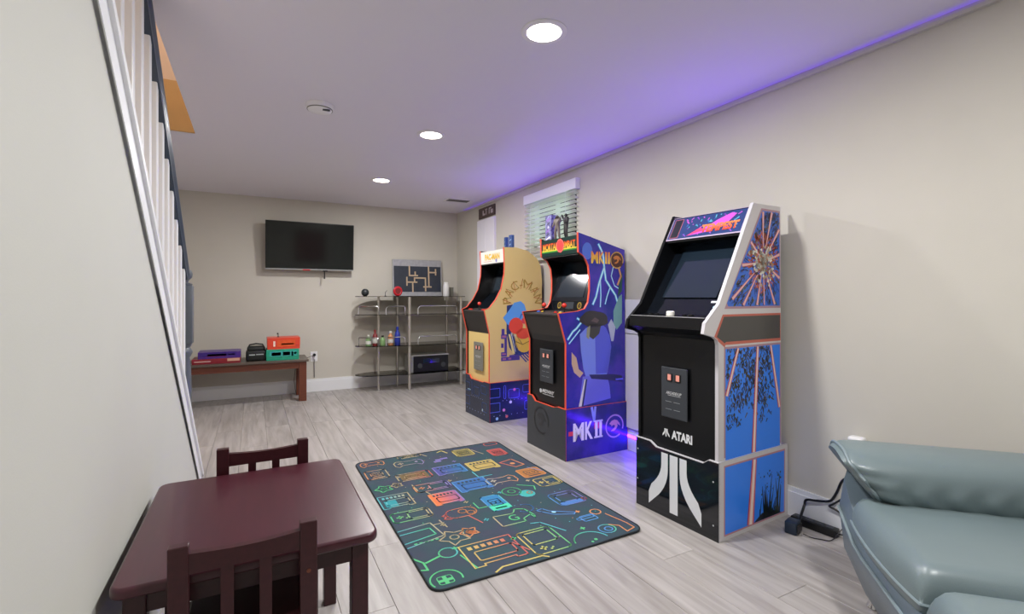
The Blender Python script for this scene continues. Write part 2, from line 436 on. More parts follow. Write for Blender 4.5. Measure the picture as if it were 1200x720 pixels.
box('sensor_window', 'dark_plate', t, .01, .05, -.052, -.035, -.043, -.036)
t = thing('ceiling_vent', 'white slotted air vent in the ceiling near the far right corner', 'vent', (2.11, 5.3, ZC))
MB().box(-.15, .15, -.09, -.072, -.009, -.0005).box(-.15, .15, .072, .09, -.009, -.0005).box(-.15, -.132, -.072, .072, -.009, -.0005).box(.132, .15, -.072, .072, -.009, -.0005).build('frame', 'white_plastic', t)
box('duct', 'dark_plate', t, -.132, .132, -.072, .072, -.003, -.0005)
for k in range(5): box('louver', 'grey_plate', t, -.132, .132, -.062+.026*k, -.05+.026*k, -.008, -.0035)

# LED tape behind the cabinets, plus an unseen one added to tint the ceiling edge
t = tag(box('led_strip', 'led_tape', None, XR-.0215, XR-.0165, 1.62, 4.45, .095, .108), 'purple glowing light tape along the baseboard behind the arcade cabinets', 'light strip')
t = thing('added_ceiling_led_strip', 'added slim channel with unseen purple tape along the top edge of the right wall', 'light strip', (XR, 0, ZC-.036))
MB().box(-.018, -.0005, .4, 5.9, 0, .010).box(-.020, -.018, .4, 5.9, 0, .017).build('channel', 'wall_paint', t)
MB().add([(-.016, .42, .0115), (-.016, 5.88, .0115), (-.003, 5.88, .0125), (-.003, .42, .0125)], [(0, 1, 2, 3)]).build('added_light_tape', 'added_cove_tape', t)

# ------------------------------------------------------------------ stair railing
rl = thing('stair_railing', 'white balusters under a dark navy handrail on the stair wall', 'railing', (-.36, 3.43, 0))
def rb(y): return 2.047-.798*(y-2.352)
y = 3.317; k = 0
bal0 = None
while y > .7:
    zb = zt(y)+.012; ztp = min(rb(y)+.01, 4.2)
    b = MB().box(-.016, .016, y-3.43-.016, y-3.43+.016, zb, ztp, bev=.003, seg=1).build('baluster', 'white_trim', rl)
    y -= .1487
A = Vector((0, 3.40-3.43, rb(3.40)+.04)); Bv = Vector((0, .75-3.43, rb(.75)+.04)); nn = Vector((0, SL, 1)).normalized()
prof = [(-.022, -.04), (.022, -.04), (.024, -.018), (.031, -.006), (.03, .012), (.018, .028), (-.018, .028), (-.03, .012), (-.031, -.006), (-.024, -.018)]
b = MB(); va = [A+Vector((p[0], 0, 0))+nn*p[1] for p in prof]; b.prism(va, Bv-A); b.build('handrail', 'navy_rail', rl, True)
b = MB().box(-.045, .045, -.045, .045, .0, .30, bev=.004)
b.lathe([(.04, .30), (.044, .32), (.03, .34), (.032, .40), (.038, .55), (.034, .70), (.028, .76), (.042, .79), (.042, .80), (.03, .82), (.04, .845)], n=20)
b.box(-.045, .045, -.045, .045, .845, 1.185, bev=.006)
b.build('newel_post', 'newel_grey', rl, True)
MB().lathe([(.04, 1.185), (.042, 1.195), (.02, 1.205), (.022, 1.215), (.04, 1.235), (.043, 1.255), (.034, 1.278), (.0, 1.29)], n=20).build('finial', 'newel_grey', rl, True)

# ------------------------------------------------------------------ arcade cabinets
CW = .49
def loop_to_solid(b, pts, v0, v1): b.prism([(u, v0, z) for u, z in pts], (0, v1-v0, 0))
def edge_strip(b, pts, v0, v1, t=.003):
    """thin T-moulding along an open profile"""
    for (u0, z0), (u1, z1) in zip(pts[:-1], pts[1:]):
        d = Vector((u1-u0, 0, z1-z0));
        if d.length < 1e-6: continue
        d.normalize(); n = Vector((-d.z, 0, d.x))*t; e = d*.0015
        a = Vector((u0, 0, z0))-e; c = Vector((u1, 0, z1))+e
        b.prism([(a.x, v0, a.z), (c.x, v0, c.z), (c.x+n.x, v0, c.z+n.z), (a.x+n.x, v0, a.z+n.z)], (0, v1-v0, 0))
def joystick(t, u, v, z, m='red_ball'):
    j = MB().lathe([(.012, 0), (.012, .004), (.005, .006), (.005, .045)], (u, v, z), 12).build('joystick', 'black_plastic', t, True)
    MB().ball((u, v, z+.055), .017).build('ball_top', m, j, True)
def button(t, u, v, z, m):
    MB().lathe([(.0145, 0), (.0145, .004), (.011, .005), (.011, .009), (.0, .01)], (u, v, z), 14).build('button', m, t, True)
def coin_door(t, u, z0, z1, v0, v1, plate, lines=True, rim='silver'):
    cd = MB().box(u-.008, u, v0, v1, z0, z1, bev=.004).build('coin_door', plate, t)
    h = z1-z0; w = v1-v0; vc = (v0+v1)/2
    for s in (-1, 1):
        c = vc+s*w*.16
        MB().box(u-.012, u-.006, c-w*.11, c+w*.11, z1-h*.27, z1-h*.12, bev=.003).build('coin_slot', 'black_plastic', cd)
        MB().box(u-.0135, u-.0115, c-w*.075, c+w*.055, z1-h*.25, z1-h*.135).build('coin_button', 'coin_red', cd)
    p = Print((u-.0084, v1, z0), (0, -1, 0), (0, 0, 1))
    p.text('ARCADE1UP', w*.2, h*.47, w*.58, h*.055, '#c8cacc', 1, bold=.02, shear=.25)
    p.rect(w*.27, w*.76, h*.445, h*.455, '#b0b4b8')
    for r in (.32, .17):
        for c in (.18, .5): p.rect(w*c, w*(c+.24), h*r, h*(r+.008), '#9aa0a6')
    p.build('print', 'print_gloss', cd)
    return cd
mat('coin_red', '#f0a090', .35)

def cabinet(name, label, loc, rz, upper, riser_u, riser_z, side_m, riser_side_m, riser_front_m, front_m, trim_m, S):
    t = thing(name, label, 'arcade cabinet', loc, rz, 'arcade cabinets along the right wall')
    for v0, v1 in ((0, .016), (CW-.016, CW)):
        far = v0 > .1
        b = MB(); loop_to_solid(b, upper, v0, v1); sp = b.build('side_panel', S.get('far_m', side_m) if far else side_m, t)
        b = MB(); edge_strip(b, upper[:S['edge_n']], v0-.0006, v1+.0006); b.build('edge_trim', S.get('far_trim', trim_m) if far else trim_m, sp)
    b = MB(); loop_to_solid(b, upper, CW-.0169, CW-.0161); b.build('inner_liner', 'black_panel', t)
    # riser
    e = .007
    for v0, v1 in ((-e, -.0002), (CW+.0002, CW+e)):
        rp = box('riser_side', riser_side_m, t, 0, riser_u, v0, v1, 0, riser_z)
        b = MB(); edge_strip(b, [(0, 0), (0, riser_z), (riser_u, riser_z), (riser_u, 0)], v0-.0006, v1+.0006, .002); b.build('edge_trim', S.get('riser_trim', trim_m), rp)
    n = S['notch']   # (v, drop) outline of the riser front's top edge, near to far
    b = MB(); b.prism([(-.006, -e, 0)]+[(-.006, v, riser_z-dz) for v, dz in n]+[(-.006, CW+e, 0)], (.012, 0, 0)); rf = b.build('riser_front', riser_front_m, t)
    b = MB()
    for (v0, d0), (v1, d1) in zip(n[:-1], n[1:]):
        b.prism([(-.0066, v0, riser_z-d0-.001), (-.0066, v1, riser_z-d1-.001), (-.0066, v1, riser_z-d1+.0025), (-.0066, v0, riser_z-d0+.0025)], (.0132, 0, 0))
    b.build('edge_trim', S.get('riser_trim', trim_m), rf)
    box('back_panel', 'black_panel', t, S['back']-.012, S['back'], .017, CW-.017, .02, S['back_z'])
    V0, V1 = .0165, CW-.0165
    def slab(nm, m, pts, th=.01, **k):
        """panel across the cabinet along an open (u,z) polyline, thickness downwards/inwards"""
        b = MB()
        for (u0, z0), (u1, z1) in zip(pts[:-1], pts[1:]):
            d = Vector((u1-u0, z1-z0)).normalized(); n_ = Vector((d.y, -d.x))*th
            b.prism([(u0, V0, z0), (u1, V0, z1), (u1+n_.x, V0, z1+n_.y), (u0+n_.x, V0, z0+n_.y)], (0, V1-V0, 0))
        return b.build(nm, m, t, **k)
    slab('front_panel', front_m, S['front'])
    slab('control_underside', S['under_m'], S['under'])
    slab('control_deck', S['deck_m'], S['deck'])
    slab('bezel', 'black_gloss', S['bezel'])
    slab('speaker_panel', 'black_plastic', S['speaker'])
    slab('top_panel', S.get('top_m', 'black_panel'), S['top'])
    mq = slab('marquee', S['marquee_m'], S['marquee'])
    # screen sits on the bezel
    (u0, z0), (u1, z1) = S['screen']; d = Vector((u1-u0, z1-z0)); L = d.length; d.normalize(); nrm = Vector((-d.y, d.x))*.0025
    b = MB(); b.prism([(u0+nrm.x, CW/2-.165, z0+nrm.y), (u0+nrm.x, CW/2+.165, z0+nrm.y), (u1+nrm.x, CW/2+.165, z1+nrm.y), (u1+nrm.x, CW/2-.165, z1+nrm.y)], (-nrm.x, 0, -nrm.y))
    b.build('screen', 'screen', t)
    return t, mq
def mq_print(S):
    (u0, z0), (u1, z1) = S['marquee']
    d = Vector((u1-u0, 0, z1-z0))
    return Print((u0, CW-.0165, z0), (0, -1, 0), d), CW-.033, d.length

# --- first cabinet from the camera: white sides, blue art, pink beams
S = dict(edge_n=8, notch=[(-.007, 0), (.06, 0), (.09, .015), (.115, .015), (.34, .015), (.39, -.005), (.43, -.005), (CW+.007, -.005)],
         back=.50, back_z=1.49, front=[(.012, .34), (.012, .915), (-.012, .935)], under_m='black_panel', under=[(-.012, .935), (-.088, .968)],
         deck_m='black_panel', deck=[(-.088, .968), (-.078, 1.022), (.05, 1.032)], bezel=[(.045, 1.03), (.09, 1.09), (.33, 1.44)],
         speaker=[(.215, 1.435), (.36, 1.425)][::-1], top=[(.275, 1.562), (.31, 1.49), (.49, 1.49)], marquee_m='dark_plate', marquee=[(.198, 1.43), (.272, 1.562)],
         screen=[(.10, 1.115), (.31, 1.42)], riser_trim='pale_trim', far_m='black_matte', far_trim='black_matte')
S['speaker'] = [(.205, 1.43), (.345, 1.425)]
up = [(.006, .36), (.006, .90), (-.002, .925), (-.03, .94), (-.096, .955), (-.085, 1.0), (.012, 1.085), (.275, 1.575), (.503, 1.578), (.51, .36)]
S['notch'] = [(-.007, 0), (.045, 0), (.075, .022), (.10, .022), (.36, .022), (.40, -.0), (CW+.007, -.0)]
t1, mq1 = cabinet('arcade_cabinet', 'nearest arcade cabinet, black front, white side panel with blue art and pink beams', (1.868, 1.508, 0), math.radians(3.2), up, .553, .362,
                  'cabinet_white', 'cabinet_white', 'black_gloss', 'black_panel', 'pale_trim', S)
coin_door(t1, .002, .51, .765, .165, .325, 'dark_plate')
# deck furniture: spinner and buttons
MB().lathe([(.02, 0), (.02, .02), (.016, .024), (.0, .024)], (-.03, .245, 1.0255), 20).build('spinner', 'white_ball', t1, True)
for v in (.13, .17, .34, .38): button(t1, -.02, v, 1.0265, 'black_plastic')
p = Print((-.078, CW-.0165, 1.0222), (0, -1, 0), (.128, 0, .010)); p.rect(0, CW-.033, 0, .016, '#c4c4c4'); p.build('deck_print', 'print_gloss', t1)
# bezel print (instruction strip) and emblem on speaker panel
def emblem(p, x, y, s, col, L=1):
    """three-pronged emblem: straight middle bar, two bars sweeping outwards"""
    p.poly([(x-.085*s, y), (x+.085*s, y), (x+.085*s, y+s), (x-.085*s, y+s)], col, L)
    n = 10
    for sg in (-1, 1):
        inn = []; out = []
        for i in range(n+1):
            q = i/n
            yi = y+s*(1-q); 
            xi = .125+.0*q; sw = max(0, q-.3)/.7
            inn.append((x+sg*s*(.125+.29*sw**2.2), y+s*(1-.86*q)))
            out.append((x+sg*s*(.27+.31*sw**2.0), y+s*(1-.70*q)))
        # end cap square to the ground
        end = [(x+sg*s*.58, y+s*.02)]
        end2 = [(x+sg*s*.43, y+s*.0)]
        pts_in = inn[:-1]+[(x+sg*s*.56, y+s*.0)]
        pts_out = out[:-1]+[(x+sg*s*.56, y+s*.22)]
        for (a, b_, c, d_) in zip(pts_in[:-1], pts_in[1:], pts_out[1:], pts_out[:-1]):
            p.poly([a, b_, c, d_] if sg > 0 else [d_, c, b_, a], col, L)
p = Print((-.0066, CW+.007, 0), (0, -1, 0), (0, 0, 1)); emblem(p, .252, .035, .29, '#dfe2e6', 1)
for (x, y) in ((.478, .07), (.478, .27), (.01, .14), (.012, .3)): p.disc(x, y, .004, '#c9ccd0', 1, n=8)
p.build('emblem_print', 'print_gloss', t1)
p = Print((.0117, CW-.0165, 0), (0, -1, 0), (0, 0, 1)); emblem(p, .165, .405, .04, '#e4e6e8', 1)
p.text('ATARI', .20, .402, .125, .045, '#e4e6e8', 1, bold=.045); p.build('wordmark_print', 'print_gloss', t1)
p, w, h = mq_print(S)
p.rect(0, w, 0, h, '#b9a9c0', 1); p.rect(.006, w-.006, .008, h-.008, '#2b3f72', 2)
p.rect(.018, .075, .014, h-.014, '#b2656f', 3); p.rect(.022, .071, .018, h-.018, '#23252c', 4)
rr = random.Random(3)
for i in range(70):
    x = rr.uniform(.10, w-.03); y = rr.uniform(.02, h-.02); c = rr.choice(['#3a6fb8', '#2c4a8c', '#5ab0c8', '#8a4ab8', '#c05ac0', '#31355e'])
    a = rr.uniform(0, PI); l = rr.uniform(.006, .025); p.beam((x-l*math.cos(a)*.5, max(.012, y-l*.4)), (x+l*math.cos(a)*.5, min(h-.012, y+l*.4)), .004, .008, c, 3)
p.poly([(.14, .02), (.22, .05), (.30, .10), (.37, h-.02), (.40, h-.03), (.36, .07), (.25, .03)], '#d45ad0', 4)
p.poly([(.13, .018), (.2, .035), (.27, .045), (.2, .06)], '#e8487a', 5)
p.text('TEMPEST', .215, .028, .215, .05, lambda x, y: mix('#d8452e', '#e88a50', (y-.028)/.05), 6, bold=.05)
p.build('print', 'print_gloss', mq1)
# bezel instruction marks
d = Vector((.24, 0, .35)); p = Print((.09, CW-.0165, 1.09), (0, -1, 0), d)
p.rect(.37, .44, .0, .012, '#cfd6dc', 1)
p.build('bezel_print', 'print_gloss', t1)
p = Print((.045, CW-.0165, 1.03), (0, -1, 0), (.045, 0, .06))
p.disc(.40, .05, .008, '#9fc4d8', 1, n=8); p.disc(.395, .025, .006, '#cfd6dc', 1, n=8); p.disc(.425, .025, .005, '#cfd6dc', 1, n=8); p.build('bezel_print', 'print_gloss', t1)
# side art (near side): generic starburst with beams
p = Print((0, 0, 0), (1, 0, 0), (0, 0, 1))
tri = [(.345, 1.545), (.490, 1.545), (.496, 1.075), (.075, 1.075), (.066, 1.09)]
p.poly([(.337, 1.556), (.497, 1.556), (.504, 1.064), (.048, 1.064)], '#b48c98', 1)
p.poly(tri, '#3a70d8', 2)
def left_u(z): return .345-(1.545-z)/(1.545-1.09)*(.345-.066)
rr = random.Random(5)
for i in range(1000):
    z = rr.uniform(1.085, 1.535); u = rr.uniform(left_u(z)+.015, .485)
    dd = math.hypot(u-.35, (z-1.29)*.9); c = rr.choice(['#2f62c8', '#3f78d8', '#16182c', '#2a2a38', '#54642f', '#1d3f96', '#6a4a2c']) if dd > .13 else rr.choice(['#c8552c', '#b0452a', '#d9784a', '#3a2c30', '#8a3a28'])
    a = math.atan2(z-1.29, u-.35)+rr.uniform(-.5, .5); l = rr.uniform(.005, .015)
    q = (u+l*math.cos(a), z+l*math.sin(a)); q0 = (u-l*math.cos(a), z-l*math.sin(a))
    p.beam(q0, q, rr.uniform(.003, .007), rr.uniform(.004, .010), c, 3)
def ray(a, b_, w0, w1):
    p.beam(a, b_, w0*1.7, w1*1.7, '#c8566a', 4); p.beam(a, b_, w0*1.15, w1*1.15, '#f4c0bc', 5)
C0 = Vector((.35, 1.29))
for e in ((.35, 1.540), (.425, 1.542), (.488, 1.46), (.492, 1.335), (.492, 1.215), (.45, 1.082), (.36, 1.08), (.30, 1.08), (.19, 1.08), (.105, 1.11), (.18, 1.27), (.25, 1.385)):
    e = Vector(e); s_ = C0+(e-C0)*.3; ray(s_, e, .004, .011 if abs(e.x-.36) > .03 or e.y > 1.4 else .006)
for i in range(170):
    a = rr.uniform(0, 2*PI); r_ = abs(rr.gauss(0, .06)); x = .35+r_*1.15*math.cos(a); y = 1.285+r_*math.sin(a)
    if r_ > .12: continue
    p.poly([(x+rr.uniform(.004, .014)*math.cos(k*PI/3), y+rr.uniform(.004, .014)*math.sin(k*PI/3)) for k in range(6)], rr.choice(['#e6e4d8', '#d8d6cc', '#f2f0e8', '#b9a58a', '#8a7a6a', '#c87a4a']), 6)
# dark band with red outline
p.poly([(.035, 1.038), (.504, 1.038), (.504, .897), (.055, .897), (.05, .885), (-.028, .935)], '#c96a58', 1)
p.poly([(.044, 1.028), (.498, 1.028), (.498, .911), (.058, .911), (.05, .905), (-.008, .937)], '#4c4a47', 2)
p.rect(.045, .506, .375, .888, '#b48c98', 1); p.rect(.055, .497, .362, .878, '#3088ff', 2)
for i in range(900):
    z = rr.uniform(.50, .875); q = (z-.50)/.375
    u = rr.choice([rr.uniform(.06, .06+.26*min(1, q+.35)), rr.gauss(.33, .05+.03*q)])
    if not .06 < u < .44 or (rr.random() > q+.25 and z < .6): continue
    a = PI/2+rr.uniform(-.9, .9)+(u-.25)*1.5; l = rr.uniform(.005, .015)
    p.beam((u-l*math.cos(a), z-l*math.sin(a)), (u+l*math.cos(a), min(.877, z+l*math.sin(a))), .005, .008, rr.choice(['#1c2030', '#2c3420', '#4a4a24', '#1d3a7c', '#5a4a30', '#22262a', '#3f7fe0']), 3)
def ray2(a, b_, w0, w1, L=4): p.beam(a, b_, w0*2.1, w1*2.1, '#c03e58', L); p.beam(a, b_, w0*1.5, w1*1.5, '#e89a98', L+1); p.beam(a, b_, w0*.8, w1*.8, '#fbe6dc', L+2)
ray2((.305, .877), (.272, .366), .010, .017); ray2((.15, .877), (.062, .66), .009, .012); ray2((.415, .877), (.492, .56), .009, .011)
p.build('side_print', 'print_gloss', t1, label='blue side art with pink beams and pale burst')
p = Print((0, -.007, 0), (1, 0, 0), (0, 0, 1))
p.poly([(.034, .018), (.529, .018), (.532, .343), (.034, .343)], '#c48a90', 1); p.poly([(.042, .026), (.522, .026), (.524, .335), (.042, .335)], '#3088ff', 2)
ray2((.268, .334), (.235, .027), .018, .026, 4)
for i in range(26):
    u = rr.uniform(.29, .51); h = rr.uniform(.05, .22)*(.6+.4*math.sin((u-.29)*14)); lean = rr.uniform(-.03, .05)
    p.beam((u, .028), (u+lean, .028+h), rr.uniform(.008, .018), .003, rr.choice(['#14202c', '#17301f', '#0f1a30', '#26402a']), 3)
p.poly([(.262, .027), (.50, .027), (.42, .055), (.33, .06)], '#12181f', 3)
for i in range(30):
    x = rr.uniform(.3, .52); y = rr.uniform(.15, .26); p.disc(x, y, rr.uniform(.002, .006), rr.choice(['#17301f', '#14202c', '#1f4a8c']), 3, n=6)
p.build('riser_print', 'print_gloss', t1, label='blue riser art with one pink beam')

# --- middle cabinet: black front, red edges, purple storm art
S2 = dict(edge_n=12, notch=[(-.007, 0), (.09, 0), (.14, .012), (.19, .012), (.30, .012), (.385, .012), (.43, -.022), (CW+.007, -.022)],
          back=.52, back_z=1.40, front=[(.016, .34), (.016, .80), (-.0, .845)], under_m='control_grey', under=[(.0, .845), (-.052, .998)],
          deck_m='control_grey', deck=[(-.052, .998), (.19, 1.015)], bezel=[(.185, 1.012), (.20, 1.09), (.31, 1.40)],
          speaker=[(.118, 1.425), (.32, 1.40)], top=[(.115, 1.545), (.23, 1.545), (.27, 1.43), (.515, 1.40)], marquee_m='black_panel', marquee=[(.112, 1.425), (.108, 1.55)],
          screen=[(.2088, 1.115), (.3012, 1.375)])
up2 = [(.007, .352), (.007, .80), (-.056, 1.005), (.10, 1.018), (.165, 1.035), (.195, 1.08), (.208, 1.16), (.209, 1.25), (.198, 1.34), (.165, 1.40), (.112, 1.43), (.108, 1.566), (.526, 1.463), (.534, .352)]
t2, mq2 = cabinet('arcade_cabinet', 'middle arcade cabinet with black front, red edges and purple lightning side art', (1.872, 2.736, 0), math.radians(.9), up2, .548, .352,
                  'storm_blue', 'storm_base', 'dark_plate', 'black_panel', 'red_trim', S2)
coin_door(t2, .006, .50, .74, .155, .325, 'dark_plate')
for i, v in enumerate((.10, .36)):
    joystick(t2, .06, v, 1.004)
for i, v in enumerate((.14, .17, .20, .40, .43, .455)):
    button(t2, .055+.02*(i % 2), v, 1.005, ('yellow_ball', 'blue_ball', 'red_ball')[i % 3])
p, w, h = mq_print(S2)
p.rect(0, w, 0, h, '#12302c', 1)
p.rect(.006, w-.006, h*.22, h*.30, '#3f8a3a', 2); p.rect(.006, w-.006, h*.30, h*.36, '#d8c83c', 2)
g = lambda x, y: mix('#f0d04a', '#d8361e', (y-h*.33)/(h*.42))
p.text('MORTAL KOMBAT', .02, h*.34, w-.04, h*.44, g, 3, bold=.04)
p.disc(w*.55, h*.55, .05, '#e04a4a', 4, ry=.052, n=9); p.ring(w*.55, h*.55, .046, .005, '#f0807a', 5, n=9)
p.build('print', 'print_gloss', mq2)
# bezel corner discs
d = Vector((.015, 0, .078)); p = Print((.185, CW-.0165, 1.012), (0, -1, 0), d)
for x in (.12, .37): p.ring(x, .045, .022, .006, '#b89a3c', 1, n=12); p.disc(x, .045, .013, '#5a4320', 1, n=10)
p.rect(.19, .30, .02, .07, '#30353c', 1); p.build('bezel_print', 'print_matte', t2)
def dragon(p, x, y, r, ringc, dc, L=1, back=None):
    if back: p.disc(x, y, r, back, L, n=24)
    p.ring(x, y, r*.93, r*.13, ringc, L+1, n=26, a0=-.3, a1=5.3)
    D = [(-.62, .28), (-.35, .52), (.0, .60), (.32, .50), (.58, .22), (.70, -.05), (.44, .10), (.30, .22), (.36, -.02), (.18, -.30), (-.1, -.46), (-.45, -.42), (-.28, -.28), (-.02, -.16), (.06, .02), (-.06, .12), (-.2, .1), (-.42, .0), (-.36, .14), (-.5, .18)]
    p.poly([(x+r*.92*a, y+r*.92*b_) for a, b_ in D], dc, L+1)
p = Print((0, 0, 0), (1, 0, 0), (0, 0, 1))
def bolt(pts, w, c1='#4fb4e8', c2='#d4f4fb', L=2):
    p.stroke(pts, w*1.9, c1, L); p.stroke(pts, w*.8, c2, L+1)
bolt([(.285, 1.49), (.31, 1.45), (.325, 1.42), (.335, 1.33), (.29, 1.22), (.262, 1.12), (.235, 1.07)], .010)
bolt([(.335, 1.33), (.35, 1.24), (.39, 1.19), (.44, 1.13), (.455, 1.09)], .010)
bolt([(.39, 1.19), (.36, 1.12), (.345, 1.07)], .006)
bolt([(.30, 1.25), (.305, 1.13), (.30, 1.05)], .006)
bolt([(.02, .83), (.06, .88), (.09, .90), (.14, .95), (.10, .97)], .009)
bolt([(.03, .80), (.07, .84), (.12, .89)], .006)
p.stroke([(.42, 1.34), (.40, 1.27), (.43, 1.20), (.47, 1.18)], .008, '#a8d8ee', 2); p.stroke([(.42, 1.34), (.47, 1.35), (.485, 1.28)], .007, '#7cc4e8', 2)
p.disc(.185, 1.44, .045, '#4c6cc8', 1, ry=.06)
# generic stand-in of the figure panel: draped blue shapes crossed by a dark band
p.poly([(.12, .86), (.17, .90), (.24, .93), (.30, .93), (.35, .90), (.385, .84), (.40, .76), (.385, .66), (.37, .60), (.36, .565), (.17, .565), (.15, .62), (.13, .74)], '#7386dc', 2)
p.poly([(.25, .93), (.30, .93), (.35, .90), (.385, .84), (.40, .76), (.385, .66), (.365, .575), (.26, .575)], '#5058c8', 3)
p.poly([(.145, .565), (.36, .565), (.385, .48), (.395, .39), (.13, .36), (.115, .37), (.13, .47)], '#6a6cd4', 2)
p.poly([(.20, .575), (.43, .56), (.50, .545), (.50, .50), (.40, .52), (.22, .545)], '#23235c', 4)
p.poly([(.16, .545), (.17, .545), (.135, .36), (.11, .36)], '#d8d6d0', 4); p.poly([(.172, .545), (.184, .545), (.15, .36), (.136, .36)], '#1d2050', 4)
p.poly([(.05, .74), (.09, .70), (.11, .62), (.15, .59), (.12, .56), (.07, .60), (.05, .66)], '#c9a98c', 3)
# dark cloud and pale streaks
cl = []
for i in range(40):
    w_ = 2*PI*i/40; k = 1+.10*abs(math.sin(2.5*w_)); cl.append((.245+.118*k*math.cos(w_)-.01*math.sin(w_), .955+(.062 if math.sin(w_) > 0 else .045)*k*math.sin(w_)))
p.poly(cl, '#2f2b2c', 5); p.poly([(.19, .93), (.31, .93), (.29, .86), (.235, .82), (.19, .85)], '#3a3934', 5)
p.poly([(.18, .90), (.21, .92), (.20, .82), (.175, .84)], '#8f8f72', 6)
p.poly([(.215, .95), (.25, .975), (.29, .955), (.27, .935)], '#5a4a4c', 6)
p.poly([(.37, .92), (.40, .96), (.44, .90), (.42, .80), (.40, .80)], '#a9b0c4', 3)
p.poly([(.42, 1.02), (.47, 1.12), (.50, 1.14), (.50, .93), (.45, .88), (.42, .93)], '#6c9c9a', 3); p.poly([(.46, 1.12), (.50, 1.16), (.505, 1.30), (.475, 1.24)], '#25504a', 3)
p.stroke([(.47, 1.33), (.49, 1.27), (.46, 1.21)], .016, '#c89468', 4)
p.rect(.44, .51, .515, .528, '#5a5cf0', 5)
g = lambda x, y: mix('#f0c850', '#d8502e', (y-1.385)/.07)
for ch, x0, ww in (('M', .218, .062), ('K', .287, .046), ('I', .343, .018), ('I', .369, .018)): p.text(ch, x0, 1.355, ww, .085, g, 4, bold=.03)
dragon(p, .452, 1.385, .062, '#d8a85c', '#c8783c', 4, '#4a2620')
p.build('side_print', 'print_gloss', t2, label='purple storm art with lightning, draped blue shapes and lettering')
p = Print((0, -.007, 0), (1, 0, 0), (0, 0, 1))
p.rect(.02, .07, .168, .198, '#d83a3c', 1); p.rect(.24, .31, .19, .235, '#c8305c', 1)
for ch, x0, ww in (('M', .058, .092), ('K', .160, .068), ('I', .248, .022), ('I', .286, .022)): p.text(ch, x0, .125, ww, .125, '#e8e2ec', 2, bold=.03)
for x0, x1 in ((.240, .278), (.278, .316)): p.rect(x0, x1, .125, .138, '#e8e2ec', 2); p.rect(x0, x1, .238, .25, '#e8e2ec', 2)
dragon(p, .425, .188, .085, '#c99cd0', '#c88c9c', 1)
for a, b_ in (((.22, .34), (.24, .25)), ((.25, .34), (.24, .25))): p.stroke([a, b_], .02, '#8f9ce8', 1)
p.build('riser_print', 'print_gloss', t2, label='riser side with white lettering and ringed emblem')
p = Print((-.0066, CW+.007, 0), (0, -1, 0), (0, 0, 1)); dragon(p, .2, .215, .10, '#23262b', '#23262b', 1); p.build('emblem_print', 'print_gloss', t2)
p = Print((.0157, CW-.0165, 0), (0, -1, 0), (0, 0, 1)); p.disc(.135, .425, .016, '#c9ccd0', 1, n=10); p.text('MIDWAY', .155, .417, .15, .026, '#d4d6d8', 1, bold=.03, shear=.3); p.rect(.16, .31, .405, .41, '#b8babc', 1); p.build('wordmark_print', 'print_gloss', t2)

# --- farthest cabinet: yellow
S3 = dict(edge_n=9, notch=[(-.007, 0), (.09, 0), (.13, .01), (.19, .01), (.30, .01), (.37, .01), (.41, -.022), (CW+.007, -.022)],
          back=.54, back_z=1.39, front=[(.014, .34), (.014, .79)], under_m='control_grey', under=[(.012, .79), (-.046, .99)],
          deck_m='control_grey', deck=[(-.046, .99), (.09, 1.01)], bezel=[(.085, 1.005), (.25, 1.16), (.33, 1.43)],
          speaker=[(.152, 1.435), (.35, 1.425)], top=[(.15, 1.552), (.31, 1.543), (.35, 1.45), (.535, 1.40)], top_m='cabinet_yellow', marquee_m='white_ball', marquee=[(.150, 1.435), (.146, 1.555)],
          screen=[(.255, 1.18), (.325, 1.42)])
up3 = [(.0, .352), (.0, .79), (-.05, 1.0), (.0, 1.02), (.065, 1.095), (.12, 1.19), (.15, 1.32), (.154, 1.40), (.146, 1.568), (.27, 1.572), (.40, 1.545), (.50, 1.48), (.54, 1.41), (.555, 1.28), (.555, .352)]
t3, mq3 = cabinet('arcade_cabinet', 'farthest arcade cabinet with yellow sides and front, red edges and navy maze base', (1.848, 3.885, 0), math.radians(2.0), up3, .56, .352,
                  'cabinet_yellow', 'maze_navy', 'maze_navy', 'cabinet_front_yellow', 'red_trim', S3)
coin_door(t3, .004, .44, .70, .13, .32, 'grey_plate')
joystick(t3, .02, .245, 1.0)
for v in (.09, .13, .37, .41): button(t3, .0, v, .998, 'red_ball')
p, w, h = mq_print(S3)
p.rect(0, w, 0, h, '#e6e4dc', 1)
p.text('PAC-MAN', .09, h*.28, w-.16, h*.5, '#e3b93c', 2, bold=.05); p.rect(.06, w*.5, h*.16, h*.2, '#d8a8a0', 2); p.disc(w*.7, h*.2, .018, '#8f8fc8', 2, n=10)
p.build('print', 'print_gloss', mq3)
d = Vector((.165, 0, .155)); p = Print((.085, CW-.0165, 1.005), (0, -1, 0), d); p.rect(.33, .37, .09, .17, '#cfd3d4', 1); p.build('bezel_print', 'print_gloss', t3)
p = Print((0, 0, 0), (1, 0, 0), (0, 0, 1))
AC = (.345, 1.075)
def arch(x, y):
    a = PI*(1-x); r = .115+.085*y
    return (AC[0]+r*1.08*math.cos(a), AC[1]+r*math.sin(a)*1.05)
p.text('PAC-MAN', -.04, .05, 1.08, .9, '#a8843a', 1, bold=.0, map=arch)
for q in range(7):
    a = -.03+q*.155; p.stroke([arch(a, .0), arch(a+.06, 1.0)], .005, '#b0502e', 2); p.stroke([arch(a+.06, 1.0), arch(a+.12, .1)], .004, '#7c7436', 2)
